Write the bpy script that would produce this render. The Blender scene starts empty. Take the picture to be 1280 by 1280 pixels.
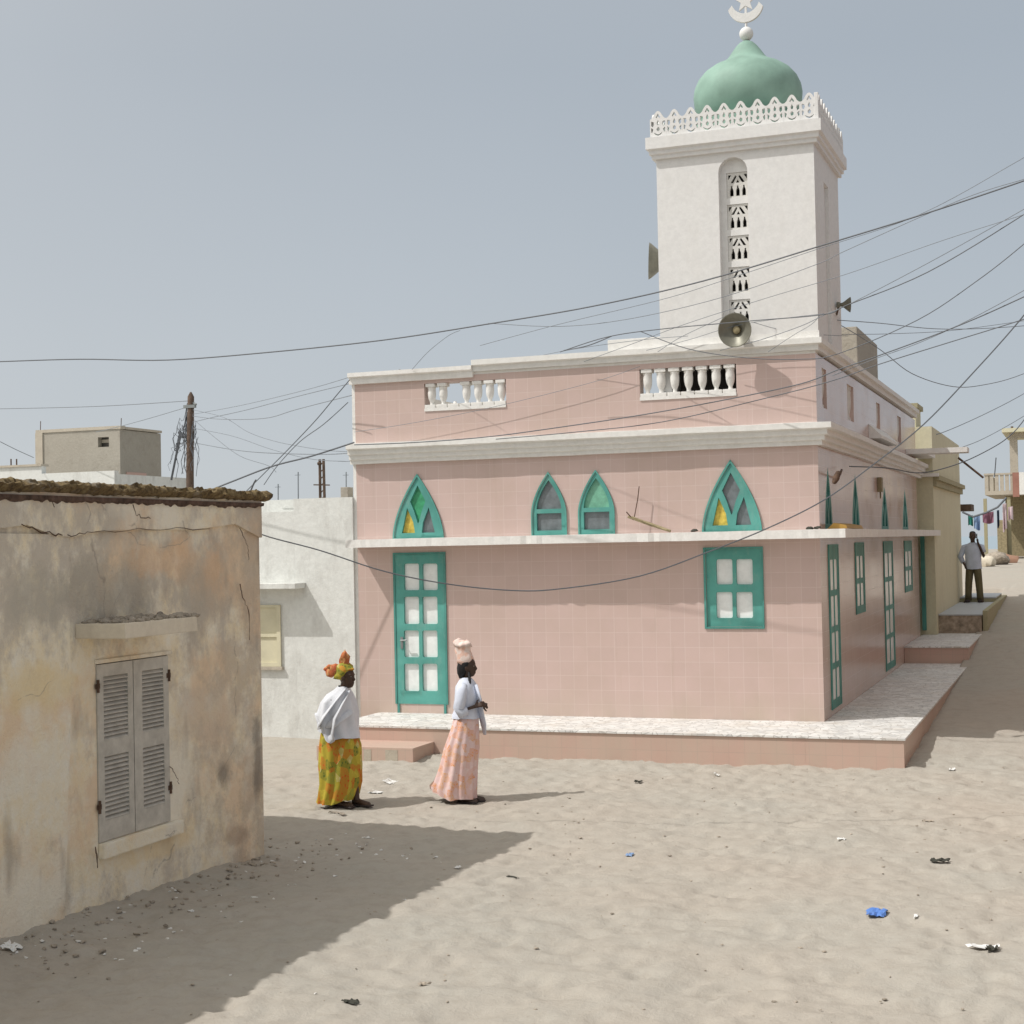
import bpy, bmesh, math, random
import numpy as np
from mathutils import Vector, Matrix, noise
random.seed(7)
R = math.radians; PI = math.pi
scn = bpy.context.scene; col = scn.collection

# ---------------------------------------------------------------- camera
F = 1907.0; EYE = 2.85
D = Vector((.0205, 1, -.0212)).normalized()
Yc = Vector((713, -(D.x*713 + D.z*F)/D.y, F)).normalized()
Xc = D.cross(Yc)
Mw = Matrix((Xc, Yc, -D))
cd = bpy.data.cameras.new('camera'); cam = bpy.data.objects.new('camera', cd); col.objects.link(cam)
cd.sensor_width = 36; cd.lens = F/1280*36; cd.clip_start = .1; cd.clip_end = 6000
right = Mw @ Vector((1,0,0)); up = Mw @ Vector((0,-1,0)); back = Mw @ Vector((0,0,-1))
m4 = Matrix((right, up, back)).transposed().to_4x4(); m4.translation = (0,0,EYE)
cam.matrix_world = m4
scn.camera = cam
CP = Vector((0,0,EYE))
def ray(px, py): return Mw @ Vector((px-640, py-640, F))
def hz(px, py, z): r = ray(px, py); return CP + r*((z-EYE)/r.z)
def yp(px, py, y): r = ray(px, py); return CP + r*(y/r.y)
def xp(px, py, x): r = ray(px, py); return CP + r*(x/r.x)

# ---------------------------------------------------------------- light
SUN = Vector((.60, .45, -1)).normalized()
elev = math.asin(-SUN.z); az = math.atan2(-SUN.x, -SUN.y)
w = bpy.data.worlds.new('World'); scn.world = w; w.use_nodes = True
nt = w.node_tree; bg = nt.nodes['Background']
sky = nt.nodes.new('ShaderNodeTexSky'); sky.sky_type = 'NISHITA'; sky.sun_disc = False
sky.sun_elevation = elev; sky.sun_rotation = az
sky.air_density = 1.1; sky.dust_density = 2.0; sky.ozone_density = 1.5; sky.altitude = 0
hs = nt.nodes.new('ShaderNodeHueSaturation'); hs.inputs['Saturation'].default_value = .6
nt.links.new(sky.outputs[0], hs.inputs['Color'])
# dusty haze: the clear sky is veiled by a pale layer that thickens towards the horizon
tcw = nt.nodes.new('ShaderNodeTexCoord'); sw_ = nt.nodes.new('ShaderNodeSeparateXYZ'); nt.links.new(tcw.outputs['Generated'], sw_.inputs[0])
rw = nt.nodes.new('ShaderNodeValToRGB'); cr = rw.color_ramp
for k_, (p_, c_) in enumerate(((0.0,(.56,.61,.65)),(.09,(.49,.545,.60)),(.30,(.40,.455,.515)),(1.0,(.48,.475,.465)))):
    e_ = cr.elements[k_] if k_ < 2 else cr.elements.new(p_)
    e_.position = p_; e_.color = (*c_, 1)
nt.links.new(sw_.outputs[2], rw.inputs[0])
nz = nt.nodes.new('ShaderNodeTexNoise'); nz.inputs['Scale'].default_value = 2.2; nz.inputs['Detail'].default_value = 4
nt.links.new(tcw.outputs['Generated'], nz.inputs['Vector'])
mr = nt.nodes.new('ShaderNodeMapRange'); mr.inputs['To Min'].default_value = 9.4; mr.inputs['To Max'].default_value = 10.8; nt.links.new(nz.outputs['Fac'], mr.inputs['Value'])
# paler towards the left (west) side, bluer to the right
sc10 = nt.nodes.new('ShaderNodeVectorMath'); sc10.operation = 'SCALE'; nt.links.new(rw.outputs[0], sc10.inputs[0]); nt.links.new(mr.outputs[0], sc10.inputs['Scale'])
mxw = nt.nodes.new('ShaderNodeMix'); mxw.data_type = 'RGBA'; mxw.inputs[0].default_value = .86
nt.links.new(hs.outputs[0], mxw.inputs[6]); nt.links.new(sc10.outputs[0], mxw.inputs[7])
# bright veil of dust around the sun, behind the camera
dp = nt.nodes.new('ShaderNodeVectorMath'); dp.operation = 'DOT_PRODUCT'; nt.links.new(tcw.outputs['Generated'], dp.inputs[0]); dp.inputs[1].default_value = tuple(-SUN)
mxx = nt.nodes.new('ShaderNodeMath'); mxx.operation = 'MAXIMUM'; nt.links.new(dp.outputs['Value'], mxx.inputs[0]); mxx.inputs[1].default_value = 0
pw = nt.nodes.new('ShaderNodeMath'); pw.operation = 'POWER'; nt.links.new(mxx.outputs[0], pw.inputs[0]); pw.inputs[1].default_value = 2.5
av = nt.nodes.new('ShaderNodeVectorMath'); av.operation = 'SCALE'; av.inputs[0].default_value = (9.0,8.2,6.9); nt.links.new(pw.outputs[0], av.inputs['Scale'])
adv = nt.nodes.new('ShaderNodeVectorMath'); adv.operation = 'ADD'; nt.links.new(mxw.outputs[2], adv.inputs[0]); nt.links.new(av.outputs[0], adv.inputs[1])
d2 = nt.nodes.new('ShaderNodeVectorMath'); d2.operation = 'DOT_PRODUCT'; nt.links.new(tcw.outputs['Generated'], d2.inputs[0]); d2.inputs[1].default_value = (-.80,.58,.05)
m2 = nt.nodes.new('ShaderNodeMath'); m2.operation = 'MAXIMUM'; nt.links.new(d2.outputs['Value'], m2.inputs[0]); m2.inputs[1].default_value = 0
p2_ = nt.nodes.new('ShaderNodeMath'); p2_.operation = 'POWER'; nt.links.new(m2.outputs[0], p2_.inputs[0]); p2_.inputs[1].default_value = 5
a2_ = nt.nodes.new('ShaderNodeVectorMath'); a2_.operation = 'SCALE'; a2_.inputs[0].default_value = (.75,.60,.42); nt.links.new(p2_.outputs[0], a2_.inputs['Scale'])
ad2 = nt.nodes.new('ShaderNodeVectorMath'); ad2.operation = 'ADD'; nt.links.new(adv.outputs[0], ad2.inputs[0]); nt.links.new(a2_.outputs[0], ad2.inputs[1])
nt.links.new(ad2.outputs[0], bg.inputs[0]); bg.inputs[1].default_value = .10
sl = bpy.data.lights.new('sun', 'SUN'); sl.energy = 3.1; sl.angle = R(.55); sl.color = (1, .965, .925)
so = bpy.data.objects.new('sun', sl); col.objects.link(so)
so.rotation_euler = SUN.to_track_quat('-Z', 'Y').to_euler(); so.location = (-20,-15,40)
scn.view_settings.view_transform = 'Standard'; scn.view_settings.look = 'None'
scn.view_settings.exposure = 0; scn.view_settings.gamma = 1

# ---------------------------------------------------------------- materials
def newmat(name):
    m = bpy.data.materials.new(name); m.use_nodes = True
    t = m.node_tree; b = t.nodes['Principled BSDF']
    return m, t, b
def nd(t, kind, **kw):
    n = t.nodes.new(kind)
    for k, v in kw.items():
        if k in n.inputs: n.inputs[k].default_value = v
        else: setattr(n, k, v)
    return n
def ramp(t, fac, stops):
    r = t.nodes.new('ShaderNodeValToRGB'); cr = r.color_ramp
    while len(cr.elements) < len(stops): cr.elements.new(.5)
    for e, (p, c) in zip(cr.elements, stops): e.position = p; e.color = (*c, 1) if len(c) == 3 else c
    t.links.new(fac, r.inputs[0]); return r.outputs[0]
def mixc(t, fac, a, b, mode='MIX'):
    n = t.nodes.new('ShaderNodeMix'); n.data_type = 'RGBA'; n.blend_type = mode
    for s, v in ((0, fac), (6, a), (7, b)):
        if isinstance(v, bpy.types.NodeSocket): t.links.new(v, n.inputs[s])
        elif s == 0: n.inputs[0].default_value = v
        else: n.inputs[s].default_value = (*v, 1)
    return n.outputs[2]
def wpos(t): return t.nodes.new('ShaderNodeNewGeometry').outputs['Position']
def noisef(t, vec, scale, detail=5, rough=.6, stretch=None):
    if stretch:
        mp = nd(t, 'ShaderNodeMapping'); mp.inputs['Scale'].default_value = stretch
        t.links.new(vec, mp.inputs[0]); vec = mp.outputs[0]
    n = nd(t, 'ShaderNodeTexNoise', Scale=scale, Detail=detail, Roughness=rough)
    t.links.new(vec, n.inputs['Vector']); return n.outputs['Fac']
def bump(t, b, h, s, d=.02):
    n = nd(t, 'ShaderNodeBump', Strength=s, Distance=d); t.links.new(h, n.inputs['Height']); t.links.new(n.outputs[0], b.inputs['Normal'])
def plain(name, c, rough=.6, var=.12, scale=3, bm=.1, bs=40, metal=0, spec=.3):
    m, t, b = newmat(name); p = wpos(t)
    f = noisef(t, p, scale)
    lo = tuple(x*(1-var) for x in c); hi = tuple(min(1, x*(1+var)) for x in c)
    t.links.new(ramp(t, f, [(.3, lo), (.7, hi)]), b.inputs['Base Color'])
    b.inputs['Roughness'].default_value = rough; b.inputs['Metallic'].default_value = metal
    b.inputs['Specular IOR Level'].default_value = spec
    if bm: bump(t, b, noisef(t, p, bs), bm, .01)
    return m
def plaster(name, c, dirt, amount=.5, rough=.85, streak=True, bs=25, bm=.25):
    """painted render with blotches and rain streaks"""
    m, t, b = newmat(name); p = wpos(t)
    f1 = noisef(t, p, .9, 7, .65); f2 = noisef(t, p, 3.2, 8, .7, (1,1,.35 if streak else 1)); f3 = noisef(t, p, 14, 5, .7)
    base = mixc(t, ramp(t, f3, [(.35,(0,0,0)),(.7,(1,1,1))]), tuple(x*.93 for x in c), tuple(min(.92, x*1.04) for x in c))
    k = ramp(t, f2, [(.5,(0,0,0)),(.72,(amount,)*3)]); k2 = ramp(t, f1, [(.5,(0,0,0)),(.75,(amount,)*3)])
    o = mixc(t, k, base, dirt); o = mixc(t, k2, o, tuple((a+b_)/2 for a, b_ in zip(c, dirt)))
    t.links.new(o, b.inputs['Base Color']); b.inputs['Roughness'].default_value = rough
    b.inputs['Specular IOR Level'].default_value = .2
    bump(t, b, noisef(t, p, bs, 8, .7), bm, .02)
    return m
def tiles(name, c, grout, size=.2, rough=.22, var=.022, dirt=(.42,.33,.25)):
    m, t, b = newmat(name); p = wpos(t)
    s = nd(t, 'ShaderNodeSeparateXYZ'); t.links.new(p, s.inputs[0])
    a = nd(t, 'ShaderNodeMath', operation='ADD'); t.links.new(s.outputs[0], a.inputs[0]); t.links.new(s.outputs[1], a.inputs[1])
    cb = nd(t, 'ShaderNodeCombineXYZ'); t.links.new(a.outputs[0], cb.inputs[0]); t.links.new(s.outputs[2], cb.inputs[1])
    br = nd(t, 'ShaderNodeTexBrick', Scale=1.0); br.offset = 0; br.squash = 1
    br.inputs['Brick Width'].default_value = size; br.inputs['Row Height'].default_value = size
    br.inputs['Mortar Size'].default_value = .0035; br.inputs['Mortar Smooth'].default_value = .3
    br.inputs['Color1'].default_value = (*[x*(1-var) for x in c],1); br.inputs['Color2'].default_value = (*[x*(1+var) for x in c],1)
    br.inputs['Mortar'].default_value = (*grout,1)
    t.links.new(cb.outputs[0], br.inputs['Vector'])
    f = noisef(t, p, 1.1, 6, .65); g = noisef(t, p, 3, 5, .6, (1,1,.5))
    o = mixc(t, ramp(t, f, [(.42,(0,0,0)),(.75,(.30,)*3)]), br.outputs['Color'], dirt)
    o = mixc(t, ramp(t, g, [(.55,(0,0,0)),(.8,(.14,)*3)]), o, dirt)
    # rain streaks hanging down the wall and grime splashed up its foot
    st_ = noisef(t, p, 1.0, 6, .75, (5,5,.22)); o = mixc(t, ramp(t, st_, [(.60,(0,0,0)),(.74,(.28,)*3)]), o, dirt)
    fo = nd(t, 'ShaderNodeMapRange'); fo.inputs['From Min'].default_value = 1.0; fo.inputs['From Max'].default_value = .43; t.links.new(s.outputs[2], fo.inputs['Value'])
    fm = nd(t, 'ShaderNodeMath', operation='MULTIPLY'); t.links.new(fo.outputs[0], fm.inputs[0]); t.links.new(g, fm.inputs[1])
    o = mixc(t, ramp(t, fm.outputs[0], [(.15,(0,0,0)),(.6,(.55,)*3)]), o, (.50,.42,.34))
    t.links.new(o, b.inputs['Base Color'])
    rr = ramp(t, f, [(.35,(rough,)*3),(.75,(rough+.16,)*3)]); t.links.new(rr, b.inputs['Roughness']); b.inputs['Specular IOR Level'].default_value = .28
    # each tile sits a hair out of true
    vo = nd(t, 'ShaderNodeTexWhiteNoise'); sn = nd(t, 'ShaderNodeVectorMath', operation='SNAP'); sn.inputs[1].default_value = (size,size,size)
    t.links.new(cb.outputs[0], sn.inputs[0]); t.links.new(sn.outputs[0], vo.inputs['Vector'])
    iv = nd(t, 'ShaderNodeMath', operation='SUBTRACT'); iv.inputs[0].default_value = 1; t.links.new(br.outputs['Fac'], iv.inputs[1])
    ad = nd(t, 'ShaderNodeMath', operation='MULTIPLY_ADD'); t.links.new(noisef(t, p, 2.3, 2), ad.inputs[0]); ad.inputs[1].default_value = .8; t.links.new(iv.outputs[0], ad.inputs[2])
    bump(t, b, ad.outputs[0], .22, .004)
    return m
M = {}
M['tile'] = tiles('pink_tile', (.575,.44,.40), (.64,.525,.487), rough=.13)
M['tile_plinth'] = tiles('plinth_tile', (.56,.37,.31), (.46,.33,.28), .2, .35)
M['white'] = plaster('white_paint', (.80,.79,.76), (.56,.53,.47), .35, .7)
M['tower_white'] = plaster('tower_paint', (.735,.73,.715), (.64,.62,.58), .25, .75, bm=.1)
M['cornice'] = plaster('cornice_paint', (.77,.765,.735), (.56,.54,.49), .3, .75, bm=.1)
M['marble'] = plaster('broken_marble', (.72,.72,.70), (.50,.50,.48), .6, .5, False, 60, .3)
M['teal'] = plain('teal_paint', (.095,.33,.285), .38, .12, 6, .08)
M['teal_dark'] = plain('teal_door_paint', (.07,.265,.235), .42, .15, 6, .08)
M['door_glass'] = plain('frosted_pane', (.82,.84,.83), .25, .10, 7, .15, 18, spec=.6)
M['glass_dark'] = plain('dusty_glass', (.16,.18,.19), .3, .3, 9, .1, 12, spec=.6)
M['glass_yellow'] = plain('yellow_glass', (.62,.46,.09), .35, .35, 14, .1)
M['glass_green'] = plain('green_glass', (.06,.32,.16), .3, .35, 9, .1)
M['glass_pale'] = plain('pale_green_glass', (.18,.42,.30), .35, .25, 9, .1)
def worn(name, c, dust):
    m, t, b = newmat(name); p = wpos(t)
    n = noisef(t, p, 5, 8, .75, (1,1,.5)); n2 = noisef(t, p, 30, 4, .7)
    o = mixc(t, ramp(t, noisef(t, p, 2, 3), [(.35,(0,0,0)),(.65,(1,1,1))]), tuple(x*.82 for x in c), tuple(x*1.12 for x in c))
    o = mixc(t, ramp(t, n, [(.52,(0,0,0)),(.70,(.35,)*3)]), o, dust)
    o = mixc(t, ramp(t, n2, [(.66,(0,0,0)),(.70,(.5,)*3)]), o, tuple(x*.5 for x in c))
    t.links.new(o, b.inputs['Base Color']); b.inputs['Roughness'].default_value = .55; b.inputs['Specular IOR Level'].default_value = .3
    bump(t, b, n2, .2, .004); return m
M['teal'] = worn('teal_paint', (.10,.34,.295), (.30,.42,.37)); M['teal_dark'] = worn('teal_door_paint', (.08,.275,.24), (.27,.36,.32))
def mosaic():
    m, t, b = newmat('broken_marble'); p = wpos(t)
    v = nd(t, 'ShaderNodeTexVoronoi', Scale=9.0); t.links.new(p, v.inputs['Vector']); sc = nd(t, 'ShaderNodeSeparateColor'); t.links.new(v.outputs['Color'], sc.inputs[0])
    e = nd(t, 'ShaderNodeTexVoronoi', feature='DISTANCE_TO_EDGE', Scale=9.0); t.links.new(p, e.inputs['Vector'])
    o = ramp(t, sc.outputs[0], [(0,(.54,.54,.53)),(.35,(.70,.70,.68)),(1,(.80,.80,.78))])
    o = mixc(t, ramp(t, e.outputs[0], [(.02,(1,1,1)),(.06,(0,0,0))]), o, (.45,.44,.42))
    o = mixc(t, ramp(t, noisef(t, p, 2.2, 7, .7), [(.48,(0,0,0)),(.7,(.6,)*3)]), o, (.52,.47,.40))
    t.links.new(o, b.inputs['Base Color']); b.inputs['Roughness'].default_value = .55; bump(t, b, e.outputs[0], .2, .01); return m
M['marble'] = mosaic()
M['dome'] = plain('dome_green', (.24,.375,.31), .6, .18, 2.5, .08, 30)
M['void'] = plain('dark_inside', (.12,.11,.10), .9)
M['grille_white'] = plaster('grille_paint', (.68,.67,.64), (.45,.43,.38), .4)
M['horn'] = plain('horn_grey', (.19,.185,.15), .45, .2, 8, .05, metal=.3)
M['horn_brown'] = plain('horn_inside', (.26,.22,.13), .5, .3, 12, .05)
M['wire'] = plain('black_cable', (.11,.12,.135), .6, .1, 5, 0)
M['wire_grey'] = plain('grey_cable', (.19,.21,.235), .6, .1, 5, 0)
M['wood_pole'] = plain('weathered_wood', (.115,.08,.06), .85, .35, 6, .5, 60)
M['metal_grey'] = plain('galvanised_metal', (.25,.27,.27), .5, .2, 6, .1, metal=.4)
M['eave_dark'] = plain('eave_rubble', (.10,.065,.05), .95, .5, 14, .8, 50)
M['eye'] = plain('eye_white', (.28,.26,.24), .4)
M['house'] = None
M['shutter'] = plain('grey_shutter_paint', (.52,.495,.44), .7, .16, 9, .25, 60)
M['rust'] = plain('rusty_iron', (.10,.06,.04), .8, .3, 20, .3)
M['concrete'] = plaster('raw_concrete', (.50,.45,.37), (.33,.29,.24), .6, .9, False, 30, .5)
M['rubble'] = plain('broken_mortar', (.34,.295,.24), .9, .4, 12, .6, 40)
M['canopy_render'] = plaster('canopy_render', (.70,.63,.51), (.48,.42,.34), .5, .9, False, 20, .3)
M['block'] = plaster('cement_block', (.40,.37,.315), (.29,.26,.215), .6, .95, False, 12, .9)
M['cream'] = plaster('cream_paint', (.66,.63,.46), (.50,.46,.32), .4, .8)
M['cream_shutter'] = plain('cream_shutter', (.62,.58,.42), .6, .1)
M['whitewash'] = plaster('whitewash', (.72,.73,.70), (.45,.44,.41), .65, .9, True, 10, .5)
M['olive'] = plaster('olive_render', (.40,.37,.24), (.30,.26,.17), .5)
M['rough_stone'] = plain('rubble_stone', (.33,.27,.21), .9, .5, 9, 1, 18)
M['slab_blue'] = plaster('pale_terrace', (.50,.53,.56), (.42,.43,.43), .5, .5, False)
M['skin'] = plain('dark_skin', (.060,.033,.022), .45, .15, 12, .05, spec=.4)
M['hair'] = plain('black_hair', (.012,.011,.012), .6, .2, 30, .5, 120)
M['sandal'] = plain('dark_sandal', (.04,.03,.03), .6)
M['shawl'] = plain('white_cotton', (.64,.66,.70), .9, .07, 7, .3, 25)
M['blouse'] = plain('pale_blue_blouse', (.62,.66,.76), .85, .1, 7, .3, 25)
M['shirt'] = plain('blue_grey_shirt', (.52,.58,.70), .85, .1, 7, .3, 25)
M['trousers'] = plain('olive_trousers', (.13,.115,.065), .9, .15, 7, .3, 25)
M['line_green'] = plain('green_cloth', (.04,.25,.20), .9)
M['line_blue'] = plain('blue_cloth', (.22,.32,.50), .9)
M['line_maroon'] = plain('maroon_cloth', (.22,.10,.14), .9)
M['line_dark'] = plain('navy_cloth', (.04,.06,.10), .9)
M['line_white'] = plain('pinkish_cloth', (.60,.48,.50), .9)
M['red_paint'] = plain('red_paint', (.34,.17,.13), .8)
M['blue_plastic'] = plain('blue_plastic', (.10,.22,.56), .4)
M['white_plastic'] = plain('white_plastic', (.72,.72,.70), .4, .1)
M['dark_scrap'] = plain('dark_scrap', (.05,.05,.04), .8)
M['yellow_box'] = plain('ochre_plastic', (.40,.24,.06), .6)
M['plank'] = plain('old_plank', (.30,.25,.15), .85, .3, 12, .4)

def house_mat():
    m, t, b = newmat('ochre_plaster'); p = wpos(t)
    ochre, orange, grey, pale, dark = (.86,.745,.53), (.80,.60,.41), (.56,.505,.43), (.87,.82,.70), (.30,.26,.22)
    n1 = noisef(t, p, .75, 8, .62); n2 = noisef(t, p, 1.5, 9, .72, (1,1,.7)); n3 = noisef(t, p, 4, 9, .75, (1,1,.85)); n4 = noisef(t, p, .55, 5, .6, (1.3,1.3,1.3)); n5 = noisef(t, p, 2.6, 7, .7)
    o = mixc(t, ramp(t, n3, [(.38,(0,0,0)),(.62,(1,1,1))]), ochre, pale)
    sx = nd(t, 'ShaderNodeSeparateXYZ'); t.links.new(p, sx.inputs[0])
    # upper third of the wall is bare grey cement, lower is washed out ochre
    h = nd(t, 'ShaderNodeMapRange'); h.inputs['From Min'].default_value = 1.3; h.inputs['From Max'].default_value = 3.3
    t.links.new(sx.outputs[2], h.inputs['Value'])
    ad = nd(t, 'ShaderNodeMath', operation='MULTIPLY_ADD'); t.links.new(h.outputs[0], ad.inputs[0]); ad.inputs[1].default_value = .16; t.links.new(n2, ad.inputs[2])
    o = mixc(t, ramp(t, ad.outputs[0], [(.55,(0,0,0)),(.65,(.85,)*3)]), o, grey)
    o = mixc(t, ramp(t, n1, [(.51,(0,0,0)),(.60,(.72,)*3)]), o, orange)
    yr = nd(t, 'ShaderNodeMapRange'); yr.inputs['From Min'].default_value = 9.8; yr.inputs['From Max'].default_value = 12.6
    t.links.new(sx.outputs[1], yr.inputs['Value'])
    a2 = nd(t, 'ShaderNodeMath', operation='MULTIPLY_ADD'); t.links.new(yr.outputs[0], a2.inputs[0]); a2.inputs[1].default_value = .22; t.links.new(n5, a2.inputs[2])
    o = mixc(t, ramp(t, a2.outputs[0], [(.60,(0,0,0)),(.74,(.60,)*3)]), o, (.52,.44,.35))
    o = mixc(t, ramp(t, n4, [(.54,(0,0,0)),(.62,(.7,)*3)]), o, pale)
    # smudge at the corner
    o = mixc(t, ramp(t, noisef(t, p, 1.1, 4, .5, (1,2.2,.8)), [(.62,(0,0,0)),(.76,(.7,)*3)]), o, dark)
    # separate stains: grey cement above the shutters, soot spots and damp corner, orange bare patches
    wob = nd(t, 'ShaderNodeTexNoise', Scale=1.8, Detail=7, Roughness=.7); t.links.new(p, wob.inputs['Vector'])
    def spot(o, px, py, sy_, sz_, c, amt, soft=.5):
        c0 = xp(px, py, -7.26)
        sb = nd(t, 'ShaderNodeVectorMath', operation='SUBTRACT'); t.links.new(p, sb.inputs[0]); sb.inputs[1].default_value = tuple(c0)
        ml = nd(t, 'ShaderNodeVectorMath', operation='MULTIPLY'); t.links.new(sb.outputs[0], ml.inputs[0]); ml.inputs[1].default_value = (0, 1/sy_, 1/sz_)
        ln = nd(t, 'ShaderNodeVectorMath', operation='LENGTH'); t.links.new(ml.outputs[0], ln.inputs[0])
        sm = nd(t, 'ShaderNodeMath', operation='MULTIPLY_ADD'); t.links.new(wob.outputs['Fac'], sm.inputs[0]); sm.inputs[1].default_value = 3.0; t.links.new(ln.outputs['Value'], sm.inputs[2])
        return mixc(t, ramp(t, nmul(sm.outputs[0]), [((2.25-soft*.35)/4,(amt*.68,)*3),((2.45+soft*.25)/4,(0,0,0))]), o, c)
    def nmul(x):
        q_ = nd(t, 'ShaderNodeMath', operation='DIVIDE'); t.links.new(x, q_.inputs[0]); q_.inputs[1].default_value = 4; return q_.outputs[0]
    o = spot(o, 140, 735, .75, .30, (.43,.395,.33), .9)
    o = spot(o, 40, 745, .45, .25, (.47,.44,.37), .8)
    o = spot(o, 205, 700, .55, .20, (.80,.52,.30), .75)
    o = spot(o, 268, 715, .28, .28, (.80,.52,.30), .7)
    o = spot(o, 245, 745, .25, .35, (.46,.42,.35), .7)
    o = spot(o, 45, 860, .45, .20, (.82,.66,.38), .8)
    o = spot(o, 40, 960, .6, .25, (.84,.81,.72), .7)
    o = spot(o, 255, 900, .6, .30, (.62,.52,.42), .7)
    o = spot(o, 279, 966, .14, .13, (.16,.145,.13), .85, .7)
    o = spot(o, 322, 950, .12, .42, (.17,.155,.14), .85, .6)
    o = spot(o, 296, 1045, .28, .12, (.36,.25,.18), .7)
    o = spot(o, 200, 1060, .5, .10, (.84,.66,.38), .7)
    # hairline cracks
    wv = nd(t, 'ShaderNodeTexNoise', Scale=2.0, Detail=4); t.links.new(p, wv.inputs['Vector'])
    mx = nd(t, 'ShaderNodeMix', data_type='VECTOR'); mx.inputs[0].default_value = .25; t.links.new(p, mx.inputs[4]); t.links.new(wv.outputs['Color'], mx.inputs[5])
    vo = nd(t, 'ShaderNodeTexVoronoi', feature='DISTANCE_TO_EDGE', Scale=.85); t.links.new(mx.outputs[1], vo.inputs['Vector'])
    ck = ramp(t, vo.outputs[0], [(0,(.6,.6,.6)),(.004,(0,0,0))])
    o = mixc(t, mixc(t, ramp(t, n5, [(.5,(0,0,0)),(.56,(1,1,1))]), (0,0,0), ck), o, dark)
    t.links.new(o, b.inputs['Base Color']); b.inputs['Roughness'].default_value = .95; b.inputs['Specular IOR Level'].default_value = .15
    bn = nd(t, 'ShaderNodeMath', operation='MULTIPLY_ADD'); t.links.new(noisef(t, p, 3, 9, .7), bn.inputs[0]); bn.inputs[1].default_value = 1.5; t.links.new(noisef(t, p, 28, 6, .7), bn.inputs[2])
    bump(t, b, bn.outputs[0], .55, .025)
    return m
M['terracotta'] = plaster('terracotta_render', (.34,.20,.14), (.26,.17,.12), .5)
M['house'] = house_mat()
def sand_mat():
    m, t, b = newmat('sand'); p = wpos(t)
    n1 = noisef(t, p, .35, 6, .6); n2 = noisef(t, p, 5, 8, .7); n3 = noisef(t, p, 60, 4, .7)
    o = mixc(t, ramp(t, n1, [(.35,(0,0,0)),(.65,(1,1,1))]), (.42,.378,.325), (.405,.385,.34))
    o = mixc(t, ramp(t, n2, [(.3,(.45,)*3),(.55,(0,0,0))]), o, (.315,.28,.235))
    o = mixc(t, ramp(t, n3, [(.60,(0,0,0)),(.75,(.5,)*3)]), o, (.51,.475,.41))
    vo = nd(t, 'ShaderNodeTexVoronoi', Scale=9.0); t.links.new(p, vo.inputs['Vector'])
    o = mixc(t, ramp(t, vo.outputs['Distance'], [(0,(.6,)*3),(.12,(0,0,0))]), o, (.28,.24,.20))
    t.links.new(o, b.inputs['Base Color']); b.inputs['Roughness'].default_value = .95; b.inputs['Specular IOR Level'].default_value = .1
    a = nd(t, 'ShaderNodeMath', operation='MULTIPLY_ADD'); t.links.new(n2, a.inputs[0]); a.inputs[1].default_value = 1.3
    t.links.new(noisef(t, p, 22, 6, .7), a.inputs[2])
    bump(t, b, a.outputs[0], .45, .03)
    return m
M['sand'] = sand_mat()
def roofedge_mat():
    m, t, b = newmat('lichen_roof'); p = wpos(t)
    n = noisef(t, p, 13, 9, .8); n2 = noisef(t, p, 3, 6, .7)
    o = ramp(t, n, [(.34,(.05,.035,.022)),(.46,(.17,.115,.05)),(.58,(.30,.22,.10)),(.72,(.44,.38,.26))])
    o = mixc(t, ramp(t, n2, [(.58,(0,0,0)),(.68,(.7,)*3)]), o, (.40,.36,.30))
    t.links.new(o, b.inputs['Base Color']); b.inputs['Roughness'].default_value = 1
    bump(t, b, n, 1, .05); return m
M['roof_edge'] = roofedge_mat()
def cloth_print(name, cols, scale, base_noise=3, stretch=(1,1,1)):
    m, t, b = newmat(name); tc = nd(t, 'ShaderNodeTexCoord')
    mp = nd(t, 'ShaderNodeMapping'); mp.inputs['Scale'].default_value = stretch; t.links.new(tc.outputs['Object'], mp.inputs[0])
    v = nd(t, 'ShaderNodeTexVoronoi', Scale=scale); t.links.new(mp.outputs[0], v.inputs['Vector'])
    s = nd(t, 'ShaderNodeSeparateColor'); t.links.new(v.outputs['Color'], s.inputs[0])
    k = len(cols); r = nd(t, 'ShaderNodeValToRGB'); r.color_ramp.interpolation = 'CONSTANT'
    while len(r.color_ramp.elements) < k: r.color_ramp.elements.new(.5)
    for i, e in enumerate(r.color_ramp.elements): e.position = i/k; e.color = (*cols[i],1)
    t.links.new(s.outputs[0], r.inputs[0])
    v2 = nd(t, 'ShaderNodeTexVoronoi', Scale=scale*2.3); t.links.new(mp.outputs[0], v2.inputs['Vector'])
    o = mixc(t, ramp(t, v2.outputs['Distance'], [(.25,(0,0,0)),(.4,(.55,)*3)]), r.outputs[0], cols[0])
    t.links.new(o, b.inputs['Base Color']); b.inputs['Roughness'].default_value = .8
    b.inputs['Specular IOR Level'].default_value = .25
    bump(t, b, noisef(t, tc.outputs['Object'], 30, 4), .3, .01)
    return m
M['print_yellow'] = cloth_print('yellow_print', [(.42,.34,.04),(.54,.44,.06),(.56,.09,.02),(.12,.16,.03),(.60,.15,.03),(.58,.52,.24),(.55,.11,.02),(.30,.33,.06)], 14, stretch=(1,1,.75))
M['print_turban'] = cloth_print('orange_turban_print', [(.50,.15,.06),(.58,.38,.16),(.42,.09,.05),(.50,.20,.08)], 26)
M['print_pink'] = cloth_print('pink_print', [(.72,.52,.50),(.76,.60,.58),(.72,.32,.14),(.76,.60,.56),(.72,.48,.42),(.72,.40,.20)], 17)
M['print_pale'] = cloth_print('pale_pink_turban', [(.76,.60,.54),(.74,.42,.30),(.78,.68,.62)], 24)

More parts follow.
